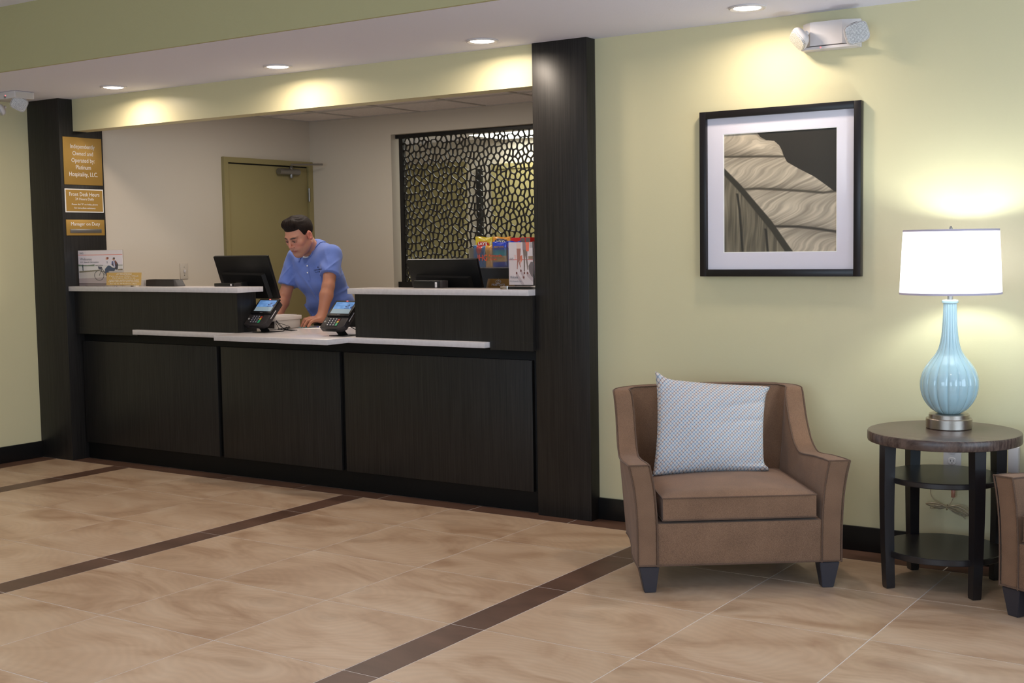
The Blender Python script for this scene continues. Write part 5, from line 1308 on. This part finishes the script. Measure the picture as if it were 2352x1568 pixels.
# eyes
for s_ in (-1, 1):
    e_ = wh(.0305 * s_, .0800, .0005)
    gz = (fh * .9 + uh * -.20 + lh * .10); gz /= np.linalg.norm(gz)
    me_v = []; me_f = []; cc = []
    for i in range(13):
        th = PI * i / 12
        for k in range(20):
            ph = 2 * PI * k / 20; l_ = vv(math.sin(th) * math.cos(ph), math.sin(th) * math.sin(ph), math.cos(th))
            q = e_ + 0.0112 * (lh * l_[0] + np.cross(gz, lh) * l_[1] + gz * l_[2]); me_v.append(q); cc.append((.10, .07, .05) if th < .62 else (.60, .56, .54))
    for i in range(12):
        for k in range(20): me_f.append((i * 20 + k, i * 20 + (k + 1) % 20, (i + 1) * 20 + (k + 1) % 20, (i + 1) * 20 + k))
    np_mesh('eye', np.array(me_v), np.array(me_f), M['skin'], man, np.array(cc, float))
# hair
def f_hair(X, Y, Z):
    a, b, c = loc_h(X, Y, Z); aa = np.abs(a)
    d = ell(a, b, c, (0, -.019, .041), (.0805, .1005, .089))
    d = smin(d, cap(aa, b, c, (.0, .060, .110), (.030, .056, .104), .022, .018), .03)                  # raised front
    d = smin(d, cap(aa, b, c, (.0, .0, .118), (.025, .04, .116), .022, .02), .03)
    d = d + .0009 * np.sin(a * 420 + 60 * c + 3 * np.sin(b * 60)) * np.clip((c - .06) / .03, 0, 1)
    # hairline: polygon of planes
    front = np.maximum((b - .062 + 1.2 * np.maximum(0, aa - .03)), -(c - .068 - .10 * (.05 - np.minimum(aa, .05))))    # forehead region is outside hair
    face = np.minimum(b - (.030 - .0 * aa), .070 - c)                                                    # in front of the temples and below the hairline
    burn = np.minimum(b - (.030 + .22 * (c - .03) - .35 * np.clip(.02 - c, 0, .05)), .066 - c)
    low = np.minimum(-.030 - c + .0 * aa, b - (-.030)) ; low2 = np.minimum(-.055 - c, 1e3 + 0 * c)
    earg = .030 - np.sqrt((b + .012) ** 2 + (c + .004) ** 2)                                             # gap round the ear
    earg = np.where(aa > .06, earg, -1)
    cut = np.maximum(np.maximum(burn, low), np.maximum(low2, earg * (c < .02) - (c >= .02) * 1.0))
    return np.maximum(d, cut)
Vh, Qh = snets(f_hair, (-.30, -.27, 1.40), (.04, .09, 1.67), .0026)
np_mesh('hair', Vh, Qh, M['hair'], man)
# shirt
rings = [(1.335, (-.043, .002), .108, .052), (1.29, (-.045, .0), .095, .098), (1.20, (-.020, .022), .078, .112), (1.10, (.028, .052), .056, .112), (1.02, (.040, .085), .055, .112), (.975, (.046, .10), .058, .115)]
def f_shirt(X, Y, Z):
    d = None
    for i, (z, (cx, cy), hl, r) in enumerate(rings):
        c0 = vv(cx, cy, z); q = cap(X, Y, Z, c0 - lt * hl, c0 + lt * hl, r, r); d = q if d is None else smin(d, q, .05)
    d = smin(d, cap(X, Y, Z, RC - nax * .08, RC - nax * .020, .082, .062), .030)
    d = smin(d, cap(X, Y, Z, (-.032, .042, 1.414), SL + vv(-.005, .0, .002), .056, .063), .055)
    d = smin(d, cap(X, Y, Z, (-.070, .050, 1.385), SR + vv(.005, 0, -.005), .052, .058), .040)
    for S_, E_, k in ((SL, EL, .66), (SR, ER, .72)):
        e = E_ - S_; l_ = np.linalg.norm(e); e = e / l_
        q = cap(X, Y, Z, S_, E_, .066, .069); t = (X - S_[0]) * e[0] + (Y - S_[1]) * e[1] + (Z - S_[2]) * e[2]
        q = np.maximum(q, t - l_ * k); d = smin(d, q, .022)
    # folds
    mk = np.clip((1.30 - Z) / .25, 0, 1)
    d = d + mk * (.0060 * np.sin(46 * (Z + .55 * X) + 5 * np.sin(7 * X + 3)) + .0060 * np.sin(30 * (Z - .9 * X) + 2)) * np.clip((X + .25) / .2, 0, 1)
    d = d + .0040 * np.sin(70 * (X * .7 + Z * .5) + 3 * np.sin(20 * Z)) * np.exp(-((X - .03) / .07) ** 2 - ((Z - 1.33) / .08) ** 2)
    d = d + .0050 * np.sin(62 * (Z * .8 + X)) * np.exp(-((X + .20) / .06) ** 2)
    rg = lambda q: (1 - np.abs(np.sin(q))) ** 5
    d = d - mk * .012 * rg(15 * (Z + .75 * X + .12 * np.sin(9 * X)) + .4) * np.clip((.10 - X) / .15, .25, 1) - mk * .010 * rg(17 * (Z - .55 * X) + 1.0) * np.clip((X + .02) / .12, 0, 1)
    d = d - .008 * rg(30 * (Z - .8 * X + .03)) * np.exp(-((X - .10) / .05) ** 2 - ((Z - 1.29) / .07) ** 2) - .008 * rg(34 * (Z * .9 - X)) * np.exp(-((X + .23) / .05) ** 2 - ((Z - 1.24) / .08) ** 2)
    d = d - .010 * rg(22 * (X + .35 * Z) + .9) * np.exp(-((X - .025) / .045) ** 2 - ((Z - 1.335) / .05) ** 2)
    d = np.maximum(d, (.962 + .012 * np.sin(14 * X)) - Z)
    # neck opening
    op = cap(X, Y, Z, RC - nax * .004 - gn * .012, RC + nax * .20 - gn * .012, .058, .075)
    d = -smin(-d, op, .006)
    return d
Vs, Qs = snets(f_shirt, (-.38, -.31, .94), (.27, .30, 1.47), .0058)
np_mesh('polo_shirt', Vs, Qs, M['shirt'], man)
def grad(fn, p):
    e = .002; x = np.array([[p[0] + e, p[0] - e, p[0], p[0], p[0], p[0]], [p[1], p[1], p[1] + e, p[1] - e, p[1], p[1]], [p[2], p[2], p[2], p[2], p[2] + e, p[2] - e]])
    v = fn(*[q[:, None, None] for q in x])[:, 0, 0]; g = vv(v[0] - v[1], v[2] - v[3], v[4] - v[5]); return g / (np.linalg.norm(g) + 1e-9)
def val(fn, p): return float(fn(*[np.array([[[q]]]) for q in p])[0, 0, 0])
def push(fn, p, off):
    p = np.array(p, float)
    for _ in range(8):
        v_ = val(fn, p)
        if abs(v_ - off) < 3e-4: break
        p = p + grad(fn, p) * (off - v_)
    return p
# undershirt, collar, placket, buttons, chest lettering
def f_under(X, Y, Z):
    q = cap(X, Y, Z, RC - nax * .06 - gn * .004, RC - nax * .006 - gn * .010, .062, .063)
    return np.maximum(q, (X - RC[0]) * nax[0] + (Y - RC[1]) * nax[1] + (Z - RC[2]) * nax[2] - .014)
Vu, Qu = snets(f_under, (-.20, -.16, 1.26), (.06, .14, 1.50), .004); np_mesh('undershirt', Vu, Qu, M['white_cotton'], man)
e1 = -gn; e2 = np.cross(nax, e1)
if e2 @ lt < 0: e2 = -e2
Vc = []; Fc = []; nA = 52; nB = 8
for i in range(nA + 1):
    th = math.radians(33 + 294 * i / nA); dr = e1 * math.cos(th) + e2 * math.sin(th); fr_ = (1 + math.cos(th)) / 2
    top = RC + nax * (.020 - .012 * fr_ ** 2) + dr * (.066 + .002 * fr_); ln = .044 + .006 * fr_ ** 1.5
    tip = math.exp(-((min(th, 2 * PI - th) - .72) / .35) ** 2)
    for j in range(nB + 1):
        t_ = j / nB; p = top + dr * (.008 * math.sin(min(1, t_ * 2) * PI / 2) + .018 * t_ + .012 * tip * t_) - nax * (ln * t_ - .006 * math.sin(PI * t_)) + e1 * .006 * tip * t_
        if val(f_shirt, p) < .004: p = push(f_shirt, p, .004)
        Vc.append(p)
for i in range(nA):
    for j in range(nB): a0 = i * (nB + 1) + j; Fc.append((a0, a0 + 1, a0 + nB + 2, a0 + nB + 1))
me = mesh('collar', Vc, Fc); co = link('collar', me, M['shirt'], man, 3.1); md = co.modifiers.new('thick', 'SOLIDIFY'); md.thickness = .0028; md.offset = 0
cf = vv(-.092, -.05, 1.30)
def chest_point(x, z, off=.0015):
    y = -.30
    for _ in range(200):
        v_ = val(f_shirt, (x, y, z))
        if v_ < off: break
        y += max(.0008, v_ * .6)
    return vv(x, y, z)
Vp = []; Fp = []
for i in range(13):
    z = 1.318 - .118 * i / 12
    for k, dx in enumerate((-.013, -.005, .005, .013)): Vp.append(chest_point(-.092 + .012 * i / 12 + dx, z, .0022))
for i in range(12):
    for k in range(3): a0 = i * 4 + k; Fp.append((a0, a0 + 4, a0 + 5, a0 + 1))
link('placket', mesh('placket', Vp, Fp), M['shirt'], man, 3.1)
for z in (1.300, 1.254):
    p = chest_point(-.090 + .004, z, .004); g = grad(f_shirt, p); mt = Vector(g).to_track_quat('Z', 'Y').to_matrix().to_4x4(); mt.translation = Vector(p)
    lathe('button', [(.002, -.001), (.0052, -.001), (.0056, .0005), (.004, .0014)], M['letter'], man, 16, mtx=mt)
for s_, cx_, cz_, w_, h_ in (('CANDLEWOOD', -.004, 1.270, .066, .0085), ('SUITES', -.008, 1.256, .036, .0065)):
    tm = text_verts(s_, w_, h_)
    for q in tm.vertices:
        p = chest_point(cx_ + q.co.x, cz_ + q.co.y + .14 * q.co.x, .0012 + .0008 * (q.co.z > 0)); q.co = p
    link('shirt_lettering', tm, M['ink_dark'], man)
p = chest_point(-.006, 1.290, .002); g = grad(f_shirt, p); mt = Vector(g).to_track_quat('Z', 'Y').to_matrix().to_4x4(); mt.translation = Vector(p)
lathe('shirt_emblem', [(.0015, -.0005), (.0045, 0), (.003, .0008)], M['ink_dark'], man, 8, mtx=mt)
# trousers, belt, shoes
def f_tr(X, Y, Z):
    c0 = vv(.060, .120, .94); d = cap(X, Y, Z, c0 - lt * .062, c0 + lt * .062, .108, .108)
    for s_ in (-1, 1):
        hp = vv(.065, .125, .88) + lt * .085 * s_; k_ = hp + vv(.02, .02, -.42); d = smin(d, cap(X, Y, Z, hp, k_, .092, .068), .03); d = smin(d, cap(X, Y, Z, k_, hp + vv(.02, .06, -.80), .066, .056), .02)
    return np.maximum(d, Z - .995)
Vt, Qt = snets(f_tr, (-.22, -.14, .03), (.34, .38, 1.02), .010); np_mesh('trousers', Vt, Qt, M['trousers'], man)
for s_ in (-1, 1):
    ft0 = vv(.085, .185, 0) + lt * .085 * s_
    def f_sh(X, Y, Z):
        d = cap(X, Y, Z, ft0 + vv(0, 0, .05) - ft * .04, ft0 + vv(0, 0, .035) + ft * .16, .045, .034); return np.maximum(d, .002 - Z)
    q = ft0 + ft * .07; Vq, Qq = snets(f_sh, (q[0] - .2, q[1] - .2, -.01), (q[0] + .2, q[1] + .2, .12), .008); np_mesh('shoe', Vq, Qq, M['shoe'], man)
